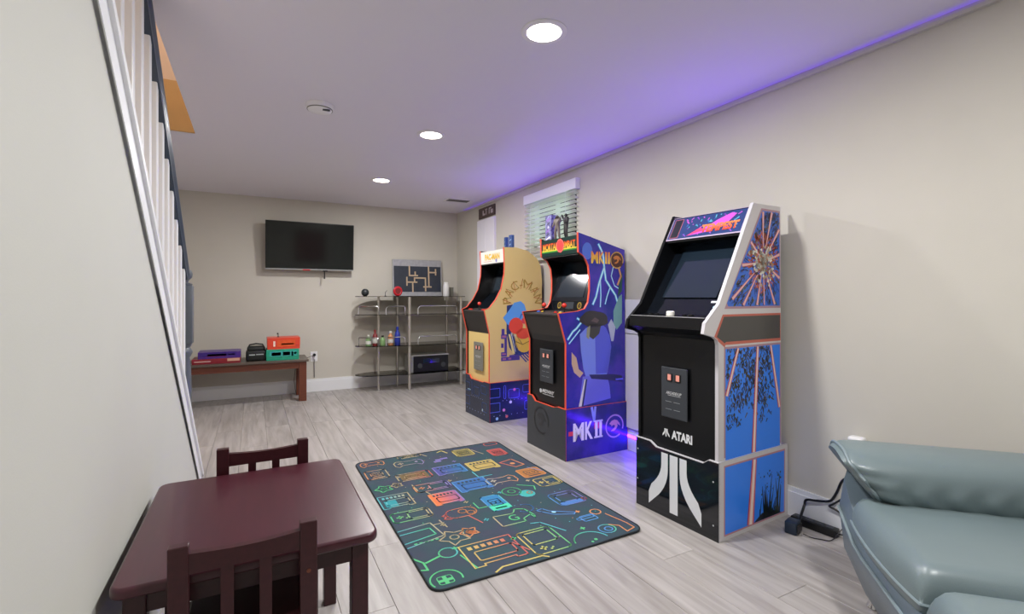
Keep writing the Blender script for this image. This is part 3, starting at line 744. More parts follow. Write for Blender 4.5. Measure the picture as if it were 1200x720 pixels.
# generic stand-in art: overlapping rounded colour shapes, stripes and a purple block pattern
p.poly([(.175, 1.04), (.24, 1.05), (.22, .80), (.30, .66), (.42, .70), (.42, .60), (.27, .57), (.20, .66), (.17, .80)], '#24346c', 1)
p.poly([(.135, .93), (.20, 1.0), (.25, 1.065), (.32, 1.08), (.36, 1.05), (.385, .98), (.36, .90), (.30, .86), (.22, .85), (.18, .87)], '#5a9be0', 2)
p.stroke([(.30, .90), (.33, .96), (.36, .95)], .008, '#2a4a9c', 3)
p.disc(.27, .855, .075, '#e24838', 4, ry=.075); p.disc(.36, .90, .03, '#d83c50', 4)
p.disc(.36, .72, .10, '#e0b84e', 3, ry=.115); p.disc(.35, .78, .075, '#dc4a36', 4, ry=.05); p.stroke([(.27, .71), (.34, .68), (.42, .71)], .007, '#8a6a2c', 4)
for k in range(5): p.stroke([(.20+.02*k, .80-.01*k), (.24+.025*k, .60+.02*k)], .006, '#dbe0ea' if k % 2 else '#1c2a6c', 3)
p.poly([(.19, .78), (.21, .78), (.26, .60), (.235, .60)], '#e6d48a', 4)
for k in range(6): p.stroke([(.30+.03*k, .60), (.38+.022*k, .52+.012*k)], .012, '#2a3a84', 2)
for (x0, x1, y0, y1) in ((.115, .175, .74, .78), (.115, .14, .66, .70), (.115, .175, .58, .62), (.15, .175, .62, .74), (.115, .31, .54, .575), (.12, .15, .78, .83), (.20, .30, .575, .59)): p.rect(x0, x1, y0, y1, '#4a3a8c', 2)
for (x0, x1, y0, y1) in ((.13, .165, .55, .565), (.19, .22, .55, .565), (.125, .165, .75, .77), (.125, .165, .595, .61)): p.rect(x0, x1, y0, y1, '#a8688c', 3)
p.build('side_print', 'print_gloss', t3, label='yellow side art with arched lettering and rounded colour shapes')
def maze(p, W_, col):
    for (x0, x1, y0, y1) in ((-.01, .10, .22, .30), (-.01, .10, .09, .17), (.19, .30, .20, .28), (.36, .46, .08, .16), (.14, .16, .2, .32), (.34, .45, .24, .31)):
        if x0 < 0: p.stroke([(0, y0), (x1, y0), (x1, y1), (0, y1)], .005, col, 1)
        else: p.rrect(x0, x1, y0, y1, .012, .005, col, 1)
    for x in range(7):
        p.disc(.04+.06*x, .055, .0045, '#8f9cc8', 1, n=8); p.disc(.13+.04*x, .185, .004, '#8f9cc8', 1, n=8)
p = Print((0, -.007, 0), (1, 0, 0), (0, 0, 1)); maze(p, .56, '#5a6cd8')
for x, y, c in ((.25, .275, '#e070a0'), (.14, .10, '#e08ac8'), (.17, .04, '#d86a6a'), (.07, .03, '#9cc8f0'), (.21, .165, '#e8e4f8')): p.disc(x, y, .014, c, 2, n=12)
p.build('riser_print', 'print_gloss', t3)
p = Print((-.0066, CW+.007, 0), (0, -1, 0), (0, 0, 1)); maze(p, CW, '#30508c'); p.disc(.37, .09, .012, '#a8c0d8', 2, n=10); p.rect(.05, .12, .23, .24, '#8fb0c8', 2); p.build('riser_print', 'print_gloss', t3)

# white panel leaning on the wall between the cabinets
t = thing('wall_panel', 'plain white two section panel against the wall between the nearest two cabinets', 'panel', (XR-.019, 2.56, .0))
box('upper_section', 'white_panel', t, -.010, .001, -.28, .62, .853, 1.10, bev=.002)
box('lower_section', 'white_panel', t, -.010, .001, -.28, .62, .165, .847, bev=.002)

# unseen tapes added on cabinet roofs to tint the ceiling; shields spare the wall
for (tt, u, z, lb) in ((t1, 2.25, 1.491, 'added purple light tape, unseen on the roof of the nearest cabinet'), (t2, 2.27, 1.427, 'added purple light tape, unseen on the roof of the middle cabinet'), (t3, 2.30, 1.445, 'added purple light tape, unseen on the roof of the farthest cabinet')):
    yy = tt.location.y; t = thing('led_strip', lb, 'light strip', (u, yy+CW/2+.01, z))
    box('housing', 'led_housing', t, -.008, .008, -.2, .2, .001, .02); box('shield', 'led_housing', t, .008, .011, -.2, .2, .001, .055); MB().add([(-.007, -.195, .0205), (.007, -.195, .0205), (.007, .195, .0205), (-.007, .195, .0205)], [(0, 1, 2, 3)]).build('added_light_tape', 'added_top_tape', t)

# figures standing on the cabinets
def figure(name, label, loc, rz, h, m, pose):
    """small standing figure grown from one skeleton"""
    s = h/1.0
    V = {'pel': (0, 0, .50), 'che': (0, 0, .72), 'nec': (0, 0, .83), 'hed': (0, .01, .90), 'top': (0, 0, .98),
         'hl': (-.07, 0, .48), 'kl': (-.10, .03, .26), 'fl': (-.12, 0, .03), 'tl': (-.13, .08, .02),
         'hr': (.07, 0, .48), 'kr': (.09, .02, .26), 'fr': (.10, -.02, .03), 'tr': (.11, .06, .02),
         'sl': (-.14, 0, .79), 'el': pose[0], 'wl': pose[1], 'sr': (.14, 0, .79), 'er': pose[2], 'wr': pose[3]}
    rad = dict(pel=.10, che=.12, nec=.05, hed=.075, top=.05, hl=.07, kl=.055, fl=.04, tl=.03, hr=.07, kr=.055, fr=.04, tr=.03, sl=.06, el=.045, wl=.04, sr=.06, er=.045, wr=.04)
    E_ = [('pel', 'che'), ('che', 'nec'), ('nec', 'hed'), ('hed', 'top'), ('pel', 'hl'), ('hl', 'kl'), ('kl', 'fl'), ('fl', 'tl'), ('pel', 'hr'), ('hr', 'kr'), ('kr', 'fr'), ('fr', 'tr'), ('che', 'sl'), ('sl', 'el'), ('el', 'wl'), ('che', 'sr'), ('sr', 'er'), ('er', 'wr')]
    ks = list(V); me = bpy.data.meshes.new(name); me.from_pydata([tuple(c*s for c in V[k]) for k in ks], [(ks.index(a), ks.index(c)) for a, c in E_], [])
    o = bpy.data.objects.new(name, me); COL.objects.link(o); me.materials.append(MATS[m])
    md = o.modifiers.new('skin', 'SKIN'); md.use_smooth_shade = True
    for i, k in enumerate(ks): me.skin_vertices[0].data[i].radius = (rad[k]*s, rad[k]*s)
    me.skin_vertices[0].data[0].use_root = True
    o.modifiers.new('sub', 'SUBSURF').levels = 1
    o.modifiers['sub'].render_levels = 2
    o.location = loc; o.rotation_euler = (0, 0, rz)
    return tag(o, label, 'figurine', 'figures on top of the cabinets')
figure('figurine', 'grey toy figure standing on the middle cabinet, left of the pair', (2.02, 3.06, 1.549), PI/2+.3, .19, 'figure_grey', [(-.2, .05, .70), (-.24, .14, .86), (.18, .0, .62), (.2, .08, .5)])
figure('figurine', 'black toy figure standing on the middle cabinet, right of the pair', (2.02, 2.945, 1.549), PI/2-.2, .185, 'figure_black', [(-.19, .03, .62), (-.12, .14, .62), (.24, .03, .82), (.26, .08, .98)])
def toy_box(name, label, loc, rz, sx, sy, sz, m, pc):
    t = thing(name, label, 'box', loc, rz, 'figures on top of the cabinets')
    box('carton', m, t, -sx/2, sx/2, -sy/2, sy/2, 0, sz, bev=.001)
    p = Print((-sx/2, sy/2, 0), (0, -1, 0), (0, 0, 1))
    for k in range(6): p.beam((sy*R.uniform(.1, .5), sz*(.08+.14*k)), (sy*R.uniform(.5, .9), sz*(.16+.14*k)), sy*.12, sy*.2, pc[k % len(pc)], 1)
    p.build('print', 'print_gloss', t)
toy_box('toy_box', 'tall dark purple toy box standing at the left end of the middle cabinet top', (2.03, 3.165, 1.5465), 0, .05, .085, .20, 'figure_purple', ['#d8d4e8', '#2a2250', '#8a5cb8'])
toy_box('toy_box', 'slim blue toy box on the yellow cabinet, nearer of two', (2.12, 3.985, 1.545), .2, .03, .045, .15, 'figure_blue', ['#8fb0d8', '#1c2c5c'])
toy_box('toy_box', 'slim blue toy box on the yellow cabinet, farther of two', (2.12, 4.09, 1.545), -.1, .03, .04, .14, 'figure_blue', ['#8fb0d8', '#1c2c5c'])

# ------------------------------------------------------------------ television
tv = thing('television', 'flat black wall mounted television on the back wall', 'television', (.588, YB-.11, 1.43), 0)
TT = math.radians(4.5); TM = Matrix.Rotation(-TT, 4, 'X')
def tvbox(nm, m, par, *a, **k): return MB().box(*a, M=Matrix.Rotation(TT, 4, 'X'), **k).build(nm, m, par)
tvb = tvbox('body', 'black_plastic', tv, -.472, .472, -.012, .028, 0, .545, bev=.004)
tvbox('screen', 'tv_screen', tv, -.464, .464, -.0135, -.0115, .018, .537)
tvbox('bottom_bezel', 'silver', tv, -.472, .472, -.0145, -.0118, .0, .012)
MB().box(-.2, .2, .03, .06, .17, .40).box(-.05, .05, .05, .1095, .2, .36).build('wall_mount', 'black_plastic', tv)
tvbox('power_light', 'red_gloss', tv, -.09, -.01, -.016, -.012, -.006, .008, bev=.002)
tvbox('sensor_dongle', 'black_plastic', tv, .13, .18, -.006, .012, -.014, .0)
MB().tube([(.148, .003, -.01), (.148, .004, -.06), (.147, .004, -.10)], [.006, .006, .009], 8).build('hanging_cable', 'black_plastic', tv, True)

# framed picture on the opposite wall, seen as a reflection in the television
t = thing('framed_picture', 'red framed picture on the front wall, reflected in the television', 'picture', (1.4, YF, .72))
box('frame', 'bench_wood', t, -.4, .4, .0005, .025, 0, .9, bev=.004); box('canvas', 'red_picture', t, -.36, .36, .024, .028, .04, .86)

# ------------------------------------------------------------------ glass shelf unit
SH = thing('glass_shelf_unit', 'chrome shelf unit with smoked glass shelves and a rounded left end', 'shelf', (0, 0, 0))
PA, PB, PC, PD, PE = (1.322, 5.87), (1.60, 6.06), (1.655, 5.72), (2.255, 6.06), (2.325, 5.74)
def outline():
    pts = [(2.37, 5.71), (2.37, 6.09), (1.48, 6.10)]
    for i in range(1, 17):
        a = PI/2+PI*i/17; pts.append((1.40+.34*math.cos(a), 5.925+.175*math.sin(a)))
    pts += [(1.48, 5.745), (1.62, 5.70)]
    return pts
LV = [(.185, 'smoke_glass'), (.53, 'smoke_glass'), (.90, 'smoke_glass'), (1.118, 'smoke_glass')]
for z, m in LV:
    b = MB(); b.prism([(x, y, z) for x, y in outline()], (0, 0, .008)); b.build('shelf', m, SH)
for (x, y) in (PA, PB, PC, PD, PE):
    s = MB().tube([(x, y, .008), (x, y, 1.117)], .017 if (x, y) in (PC, PE) else .013, 14).build('post', 'satin_metal', SH, True)
    MB().lathe([(.02, 0), (.02, .01), (.014, .012)], (x, y, 0), 14).build('foot', 'chrome', s, True)
def rail(pts, z): MB().tube([(x, y, z+dz) for x, y, dz in pts], .006, 8).build('guard_rail', 'chrome', SH, True)
for z in (.908, .538):
    rail([(1.10, 5.93, .0), (1.10, 5.93, .085), (1.105, 5.92, .097), (1.20, 5.82, .1), (1.285, 5.77, .098), (1.30, 5.765, .08), (1.30, 5.765, 0)], z)
    rail([(1.385, 5.765, .0), (1.385, 5.765, .075), (1.41, 5.76, .1), (1.58, 5.73, .1), (1.60, 5.72, .09), (1.605, 5.72, 0)], z)
    rail([(1.765, 5.735, 0), (1.765, 5.735, .07), (1.79, 5.735, .1), (2.24, 5.735, .1), (2.265, 5.735, .08), (2.27, 5.735, 0)], z)
# things on the shelf unit
ZT = 1.1265
t = thing('framed_picture', 'grey framed dark picture of tan branching lines on top of the glass shelf', 'picture', (1.875, 6.115, ZT), 0)
TM2 = Matrix.Rotation(math.radians(-4), 4, 'X')
MB().box(-.325, .325, -.03, -.005, 0, .47, bev=.004, M=TM2).build('frame', 'grey_frame', t)
MB().box(-.31, .31, -.033, -.029, .055, .385, M=TM2).build('canvas', 'canvas_dark', t) if mat('canvas_dark', '#2c3340', .5, noise=.2, nscale=6) else None
p = Print(TM2 @ Vector((-.325, -.0332, 0)), (1, 0, 0), TM2 @ Vector((0, 0, 1)))
def tp(pts): p.stroke(pts, .018, '#c9b294', 1)
tp([(.215, .385), (.215, .265), (.32, .265)]); tp([(.29, .31), (.29, .265)]); tp([(.18, .24), (.18, .14)]); tp([(.18, .18), (.31, .18)]); tp([(.28, .18), (.28, .235), (.425, .235), (.425, .07)])
tp([(.255, .18), (.255, .055)]); tp([(.47, .385), (.47, .12), (.40, .12)]); tp([(.47, .12), (.50, .12)]); tp([(.47, .31), (.57, .31)]); tp([(.565, .35), (.565, .28)])
p.build('print', 'print_matte', t)
t = thing('ball', 'small dark grey ball at the left end of the glass shelf top', 'ball', (1.17, 5.9, ZT)); MB().ball((0, 0, .0445), .045).build('sphere', 'dark_sphere', t, True)
MB().lathe([(.022, 0), (.024, .004), (.018, .008)], n=16).build('base', 'black_plastic', t)
t = thing('ring_ornament', 'round red ring shaped ornament standing on the glass shelf top', 'ornament', (1.545, 5.84, ZT), math.radians(10))
MB().tube([(.045*math.cos(2*PI*i/20), 0, .061+.045*math.sin(2*PI*i/20)) for i in range(20)], .0155, 10, True).build('ring', 'red_gloss', t, True)
MB().lathe([(.0, -.012), (.04, -.012), (.04, .012), (0, .012)], (0, 0, .061), 20, 'y').build('face', 'bottle_red', t)
t = thing('bottle', 'tall white cylinder bottle right of the framed picture', 'bottle', (2.215, 5.98, ZT))
MB().lathe([(.04, 0), (.042, .004), (.04, .12), (.034, .15), (.03, .165)], n=24).build('body', 'white_plastic', t, True)
MB().lathe([(.031, .165), (.031, .178), (.022, .185), (0, .185)], n=24).build('cap', 'white_plastic', t, True)
t = thing('card_box', 'small grey box behind the white cylinder bottle on the glass shelf', 'box', (2.30, 6.05, ZT)); box('carton', 'grey_plate', t, -.035, .035, -.03, .03, 0, .105, bev=.002); box('lid', 'grey_plate', t, -.036, .036, -.031, .031, .105, .118, bev=.002)
t = thing('prong_ornament', 'tiny dark prong standing on the glass shelf between ball and red ring', 'ornament', (1.40, 5.86, ZT)); MB().lathe([(.012, 0), (.012, .005), (.004, .008), (.003, .05), (0, .052)], n=10).build('stem', 'dark_plate', t, True); MB().tube([(0, 0, .045), (.02, 0, .07)], .003, 6).build('prong', 'dark_plate', t)
def bottle(x, y, r, h, m, mc, ml, label):
    t = thing('bottle', label, 'bottle', (x, y, .5385), 0, 'small bottles on the middle glass shelf')
    MB().lathe([(r*.95, 0), (r, .004), (r, h*.55), (r*.8, h*.68), (r*.42, h*.78), (r*.42, h*.86)], n=16).build('body', m, t, True)
    MB().lathe([(r*.48, h*.86), (r*.48, h*.98), (r*.3, h), (0, h)], n=16).build('cap', mc, t, True)
    MB().lathe([(r*1.02, h*.16), (r*1.02, h*.45)], n=16, caps=False).build('label_band', ml, t, True)
bottle(1.20, 5.86, .032, .13, 'bottle_green', 'bottle_white', 'bottle_white', 'pale green bottle, leftmost on the middle glass shelf')
bottle(1.275, 5.85, .03, .19, 'bottle_red', 'bottle_red', 'bottle_white', 'dark red bottle with white band on the middle glass shelf')
bottle(1.36, 5.83, .032, .12, 'bottle_green', 'black_plastic', 'bottle_green', 'short green bottle between red and orange ones on the glass shelf')
bottle(1.455, 5.83, .033, .17, 'bottle_orange', 'bottle_white', 'bottle_white', 'orange and white bottle beside the tall blue one')
bottle(1.535, 5.82, .034, .22, 'bottle_blue', 'bottle_blue', 'bottle_blue', 'tallest blue bottle on the middle glass shelf')
t = thing('stereo', 'black box shaped stereo with silver edges on the lowest glass shelf', 'stereo', (1.93, 5.9, .194))
box('body', 'black_plastic', t, -.24, .24, -.13, .13, .0, .20, bev=.006)
MB().box(-.245, .245, -.135, .13, .198, .212, bev=.004).box(-.25, -.215, -.14, .12, 0, .205, bev=.004).build('silver_case', 'silver', t)
box('display', 'screen', t, -.09, .12, -.1335, -.1295, .11, .16); 
for s in (-.13, .17): MB().lathe([(.03, 0), (.03, .004), (.024, .006), (0, .003)], (s, -.137, .08), 16, 'y').build('speaker', 'dark_plate', t)

# outlet on the back wall
t = thing('wall_outlet', 'white outlet with a black plug on the back wall beside the bench', 'outlet', (.632, YB, .355))
box('plate', 'white_plastic', t, -.038, .038, -.006, -.0005, 0, .118, bev=.002); box('socket', 'white_plastic', t, -.018, .018, -.009, -.005, .012, .048, bev=.002)
MB().lathe([(.016, 0), (.016, .03), (.008, .045)], (0, -.05, .082), 12, 'y').build('plug', 'black_plastic', t, True)
MB().tube([(0, -.045, .082), (-.03, -.06, .075), (-.08, -.07, .055), (-.14, -.06, .03), (-.2, -.05, -.02), (-.22, -.05, -.2), (-.2, -.06, -.35)], .003, 6).build('cord', 'black_plastic', t, True)
MB().tube([(0, -.01, .03), (.002, -.025, .02), (.0, -.02, -.02), (.002, -.018, -.19)], .003, 6).build('cord', 'black_plastic', t, True)

# ------------------------------------------------------------------ bench and game boxes
BE = thing('bench', 'long wooden bench with dark top and reddish legs against the back wall', 'bench', (-.10, 5.86, 0))
MB().box(-.64, .625, -.24, .235, .425, .45, bev=.004).build('bench_top', 'bench_top', BE)
for x in (-.615, .53):
    for y, r_ in ((-.215, 0), (.145, 0)):
        b = MB(); b.box(x, x+.075, y, y+.06, 0, .425, bev=.003); b.build('leg', 'bench_wood', BE)
box('apron', 'bench_wood', BE, -.54, .53, -.21, -.188, .355, .425); box('apron', 'bench_wood', BE, -.54, .53, .175, .197, .355, .425)
box('end_apron', 'bench_wood', BE, -.60, -.578, -.155, .145, .355, .425); box('end_apron', 'bench_wood', BE, .568, .59, -.155, .145, .355, .425)
def game_box(name, label, cx, cy, z, sx, sy, sz, m, marks, rz=0):
    t = thing(name, label, 'game box', (cx, cy, z), rz, 'game boxes on the bench')
    box('tray', m, t, -sx/2+.002, sx/2-.002, -sy/2+.002, sy/2-.002, 0, sz*.45)
    box('lid', m, t, -sx/2, sx/2, -sy/2, sy/2, sz*.3, sz, bev=.002)
    p = Print((-sx/2, -sy/2, 0), (1, 0, 0), (0, 0, 1))
    for (x0, x1, y0, y1, c) in marks: p.rect(sx*x0, sx*x1, sz*y0, sz*y1, c, 1)
    p.build('print', 'print_gloss', t); return t
game_box('game_box', 'flat maroon game box at the bottom of the left stack on the bench', -.325, 5.80, .4505, .42, .27, .05, 'maroon_box', [(.05, .38, .4, .6, '#d8b0a8'), (.72, .98, .4, .95, '#d8a890')])
game_box('game_box', 'flat purple game box with pink lettering band, on the maroon one', -.30, 5.80, .501, .37, .26, .066, 'purple_box', [(.05, .9, .35, .95, '#3a1f7c'), (.22, .66, .42, .7, '#d87ac0'), (.7, .86, .48, .66, '#b8a0d8'), (.2, .65, .32, .4, '#a0286c')])
t = thing('carry_case', 'black bag between the purple and teal game boxes', 'bag', (.025, 5.78, .4505))
MB().box(-.095, .095, -.09, .09, 0, .11, bev=.02, seg=3).build('body', 'black_bag', t, True)
MB().box(-.085, .085, -.08, .08, .10, .15, bev=.024, seg=3).build('top_flap', 'black_bag', t, True)
MB().tube([(-.07, 0, .14), (-.06, 0, .165), (0, 0, .175), (.06, 0, .165), (.07, 0, .14)], .008, 8).build('handle', 'black_bag', t, True)
p = Print((-.095, -.0905, 0), (1, 0, 0), (0, 0, 1)); p.rect(.03, .085, .062, .072, '#b8c0c0', 1); p.rect(.095, .165, .064, .074, '#a8b0b0', 1); p.build('print', 'print_matte', t)
game_box('game_box', 'teal game box under the orange red one on the bench', .275, 5.79, .4505, .315, .25, .115, 'teal_box', [(.1, .93, .35, .82, '#3aa8a0'), (.16, .44, .42, .72, '#b8e0d8'), (.5, .72, .42, .75, '#8fc0d8'), (.76, .82, .35, .75, '#2a6cb8'), (.84, .92, .5, .7, '#9ae8e0')])
game_box('game_box', 'orange red game box on top of the teal one', .285, 5.79, .566, .315, .25, .12, 'orange_red_box', [(.18, .24, .25, .72, '#f0d8c8'), (.3, .85, .2, .8, '#e0582a'), (.42, .80, .38, .5, '#e88a3c')])
t = thing('hook', 'tiny dark prong standing up behind the orange red game box', 'ornament', (.235, 5.80, .6865)); MB().lathe([(.012, 0), (.012, .004), (.004, .006), (.004, .03)], n=10).build('stem', 'hook_dark', t); MB().ball((-.004, 0, .036), .009).build('tip', 'hook_dark', t, True)

# ------------------------------------------------------------------ rug
RX, RY, RW, RL = .597, 1.747, 1.05, 1.605
rug = thing('rug', 'dark teal rug printed with neon video game icons in the middle of the floor', 'rug', (RX, RY, 0))
pp = Print((0, 0, 0), (1, 0, 0), (0, 1, 0))
def wave(x, y): return .0045*max(0, math.sin(x*7.0+.9))*math.exp(-((y)/.10)**2)*(1 if x > .6 else .2)+.003*max(0, math.sin(y*9))*math.exp(-((RW-x)/.08)**2)
nx, ny = 42, 64; rc = .05
def inside(x, y):
    # pull the square grid's corners in to a rounded outline
    cx_ = min(max(x, rc), RW-rc); cy_ = min(max(y, rc), RL-rc); dx, dy = x-cx_, y-cy_
    if dx and dy:
        m_ = max(abs(dx), abs(dy)); l = math.hypot(dx, dy); k = m_/l; return cx_+dx*k, cy_+dy*k
    return x, y
b = MB(); g = []
xs = [RW*i/nx for i in range(nx+1)]; ys = [RL*j/ny for j in range(ny+1)]
vs = []
for z in (0, 1):
    for yy in ys:
        for xx in xs:
            a, c = inside(xx, yy); vs.append((a, c, .0005+wave(a, c)+(.0045 if z else 0)))
N = (nx+1)*(ny+1); fs = []
for j in range(ny):
    for i in range(nx):
        q = j*(nx+1)+i; fs.append((q+N, q+1+N, q+nx+2+N, q+nx+1+N)); fs.append((q, q+nx+1, q+nx+2, q+1))
bd = [i for i in range(nx)]+[nx+(nx+1)*j for j in range(ny)]+[ny*(nx+1)+i for i in range(nx, 0, -1)]+[(nx+1)*j for j in range(ny, 0, -1)]
for a, c in zip(bd, bd[1:]+bd[:1]): fs.append((a, c, c+N, a+N))
b.add(vs, fs).build('mat', 'rug_base', rug, True)
bd2 = [inside(xs[k % (nx+1)], ys[k//(nx+1)]) for k in bd]
MB().tube([(x, y, .0035+wave(x, y)) for x, y in bd2], .0045, 6, True).build('bound_edge', 'rug_edge', rug, True)
# icons
O, Yl, G, Cy, Bl, Pu, Rd, Tn = '#c8875a', '#bfae66', '#58b87a', '#56b0b8', '#5288c0', '#7d74b0', '#bc625a', '#a89c7c'
def gr(c1, c2, x0, x1): return lambda x, y: mix(c1, c2, (x-x0)/(x1-x0))
w = .0068
def cassette(x, y, sx, sy, c, fill=None):
    if fill: pp.poly(pp.rr(x-sx/2, x+sx/2, y-sy/2, y+sy/2, .012), fill, 1)
    pp.rrect(x-sx/2, x+sx/2, y-sy/2, y+sy/2, .014, w, c, 2)
    d_ = '#2a3a40' if fill else c
    pp.rrect(x-sx*.28, x+sx*.28, y-sy*.2, y+sy*.22, .008, w*.8, d_, 3)
    for s in (-.12, .12): pp.ring(x+sx*s, y, sy*.08, w*.7, d_, 3, n=8)
    pp.rect(x-sx*.3, x+sx*.3, y-sy*.4, y-sy*.33, d_, 3)
def handheld(x, y, sx, sy, c):
    pp.rrect(x-sx/2, x+sx/2, y-sy/2, y+sy/2, .02, w, c, 2)
    if sx > sy:
        pp.rrect(x-sx*.08, x+sx*.42, y-sy*.34, y+sy*.34, .008, w, c, 2); cx_, cy_ = x-sx*.3, y
    else:
        pp.rrect(x-sx*.36, x+sx*.36, y-sy*.1, y+sy*.4, .008, w, c, 2); cx_, cy_ = x-sx*.2, y-sy*.3
    pp.rect(cx_-.018, cx_+.018, cy_-.005, cy_+.005, c, 3); pp.rect(cx_-.005, cx_+.005, cy_-.018, cy_+.018, c, 3)
    pp.disc(cx_+.03, cy_-.02, .006, c, 3, n=8); pp.disc(cx_+.042, cy_-.01, .006, c, 3, n=8)
def gamepad(x, y, s, c):
    pp.stroke([(x+s*a, y+s*b_) for a, b_ in ((-.5, .15), (-.38, .3), (-.15, .22), (.15, .22), (.38, .3), (.5, .15), (.5, -.15), (.4, -.3), (.25, -.15), (-.25, -.15), (-.4, -.3), (-.5, -.15))], w, c, 2, True)
    pp.disc(x+s*.28, y+s*.05, s*.06, c, 2, n=8); pp.rect(x-s*.38, x-s*.18, y+.02*s, y+.08*s, c, 2); pp.rect(x-s*.31, x-s*.25, y-.05*s, y+.15*s, c, 2)
def cart(x, y, sx, sy, c, fill=None):
    P_ = [(x-sx/2, y-sy/2), (x-sx*.3, y-sy/2), (x-sx*.3, y-sy*.42), (x+sx*.3, y-sy*.42), (x+sx*.3, y-sy/2), (x+sx/2, y-sy/2), (x+sx/2, y+sy/2), (x-sx/2, y+sy/2)]
    if fill: pp.poly(P_, fill, 1)
    pp.stroke(P_, w, c, 2, True); d_ = '#2c3c44' if fill else c
    pp.rrect(x-sx*.32, x+sx*.40, y-sy*.28, y+sy*.12, .01, w, d_, 3)
    for k in range(6): pp.rect(x-sx*.38+sx*.13*k, x-sx*.30+sx*.13*k, y+sy*.24, y+sy*.38, d_, 3)
def burst(x, y, s, c):
    P_ = [(x+s*(.5 if k % 2 else .30)*math.cos(k*PI/5), y+s*(.5 if k % 2 else .3)*math.sin(k*PI/5)) for k in range(10)]
    pp.stroke(P_, w, c, 2, True); pp.ring(x, y, s*.14, w, c, 2, n=10)
def plus(x, y, s, c): pp.rect(x-s, x+s, y-s*.3, y+s*.3, c, 2); pp.rect(x-s*.3, x+s*.3, y-s, y+s, c, 2)
gamepad(.10, 1.535, .15, O); cassette(.085, 1.33, .13, .15, gr(O, Tn, 0, .15)); burst(.07, 1.08, .11, G); burst(.15, 1.10, .08, Tn)
cart(.09, .885, .17, .17, gr(Cy, Tn, .03, .17), None); pp.rect(.025, .09, .82, .90, '#2f8f98', 1)
handheld(.115, .675, .20, .11, gr(G, Tn, .03, .2)); 
pp.stroke([(.005, .53), (.17, .55), (.19, .40), (.005, .36)], w, gr(Cy, Tn, 0, .2), 2); pp.stroke([(.005, .49), (.15, .50), (.16, .43), (.005, .40)], w, gr(Cy, G, 0, .2), 2)
for k in range(5): pp.rect(.04+.025*k, .055+.025*k, .375, .385, G, 2)
pp.ring(.15, .245, .04, w, gr(G, Cy, .1, .2), 2); pp.stroke([(.11, .235), (.04, .21)], w*1.6, G, 2); pp.stroke([(.0, .265), (.03, .215), (.03, .155), (.005, .165)], w*1.3, G, 2)
pp.ring(.075, .06, .065, w, G, 2, a0=-.3, a1=3.6); plus(.07, .055, .028, G); pp.rrect(.04, .10, .03, .085, .01, w*.6, G, 2)
cassette(.36, 1.575, .16, .05, Tn); pp.stroke([(.44, 1.59), (.47, 1.52)], w, Tn, 2); pp.stroke([(.56, 1.56), (.60, 1.585), (.62, 1.52)], w*1.5, Yl, 2)
gamepad(.32, 1.44, .19, gr(Tn, Pu, .25, .45)); cassette(.285, 1.20, .21, .12, gr(Tn, Rd, .2, .38)); pp.poly(pp.rr(.2, .37, 1.15, 1.25, .012), '#6c5a3a', 1)
handheld(.33, .985, .21, .11, gr(O, Pu, .25, .42)); cart(.345, .795, .16, .16, gr(O, Pu, .28, .43), gr('#e0703c', '#8a5c88', .28, .43))
pp.rrect(.27, .43, .535, .635, .045, w, gr(Rd, O, .28, .42), 2); pp.ring(.36, .595, .022, w, O, 2, n=10); pp.ring(.395, .565, .02, w, O, 2, n=10); pp.stroke([(.27, .6), (.245, .585), (.265, .57), (.245, .55), (.28, .535)], w, Rd, 2)
burst(.225, .36, .15, Tn); burst(.305, .375, .10, O); pp.disc(.315, .365, .02, '#a8603c', 1, n=8)
cart(.33, .17, .25, .19, gr(Yl, Rd, .22, .44)); pp.stroke([(.27, .012), (.31, .035), (.50, .03), (.52, .012)], w*1.3, Yl, 2)
for xy in ((.52, 1.41), (.56, 1.42), (.50, 1.38)): pp.rect(xy[0]-.025, xy[0]+.025, xy[1]-.012, xy[1]+.012, Pu, 2)
cart(.52, 1.20, .19, .15, gr(Pu, Bl, .43, .6), gr('#4a4a8c', '#2f6a98', .43, .6)); cart(.55, .90, .20, .17, Bl, '#34639c'); cassette(.56, .61, .11, .19, gr(Bl, Cy, .5, .62), '#2f78a8'); pp.rect(.505, .615, .52, .575, '#48c8a0', 3)
pp.stroke([(.45, .66), (.45, .585), (.55, .585)], w, G, 2); pp.stroke([(.63, 1.09), (.63, .99), (.72, .99)], w, Cy, 2)
pp.stroke([(.47, .46), (.47, .345), (.60, .345), (.60, .375), (.655, .40), (.66, .36), (.67, .385), (.655, .47), (.61, .49), (.585, .455), (.57, .45)], w, gr(Tn, G, .47, .62), 2, True); pp.text('G', .535, .375, .05, .06, G, 2)
handheld(.575, .145, .18, .21, gr(Yl, G, .5, .68)); 
cassette(.725, 1.475, .13, .14, Yl, '#7c7444'); cart(.74, 1.175, .19, .16, Yl, '#b09a58'); pp.rrect(.93, 1.03, 1.53, 1.59, .02, w, Rd, 2); cassette(.945, 1.37, .11, .14, Rd, '#a84a48')
pp.stroke([(.86, 1.16), (.96, 1.19), (.99, 1.06), (.92, 1.04)], w*1.4, gr(Rd, O, .86, 1), 2, True); pp.disc(.93, 1.11, .018, O, 2, n=8); cassette(.955, .91, .15, .14, O, '#a8703c')
gamepad(.735, .88, .19, gr('#a8b0a8', O, .64, .83)); pp.ring(.705, .70, .055, w, G, 2); pp.ring(.705, .70, .022, w, G, 2, n=10); pp.disc(.77, .635, .045, '#3fa8a0', 1, n=12); pp.ring(.77, .635, .045, w, Cy, 2, n=12); pp.ring(.79, .64, .016, w, O, 3, n=8); pp.stroke([(.78, .77), (.86, .71), (.84, .66)], w, G, 2)
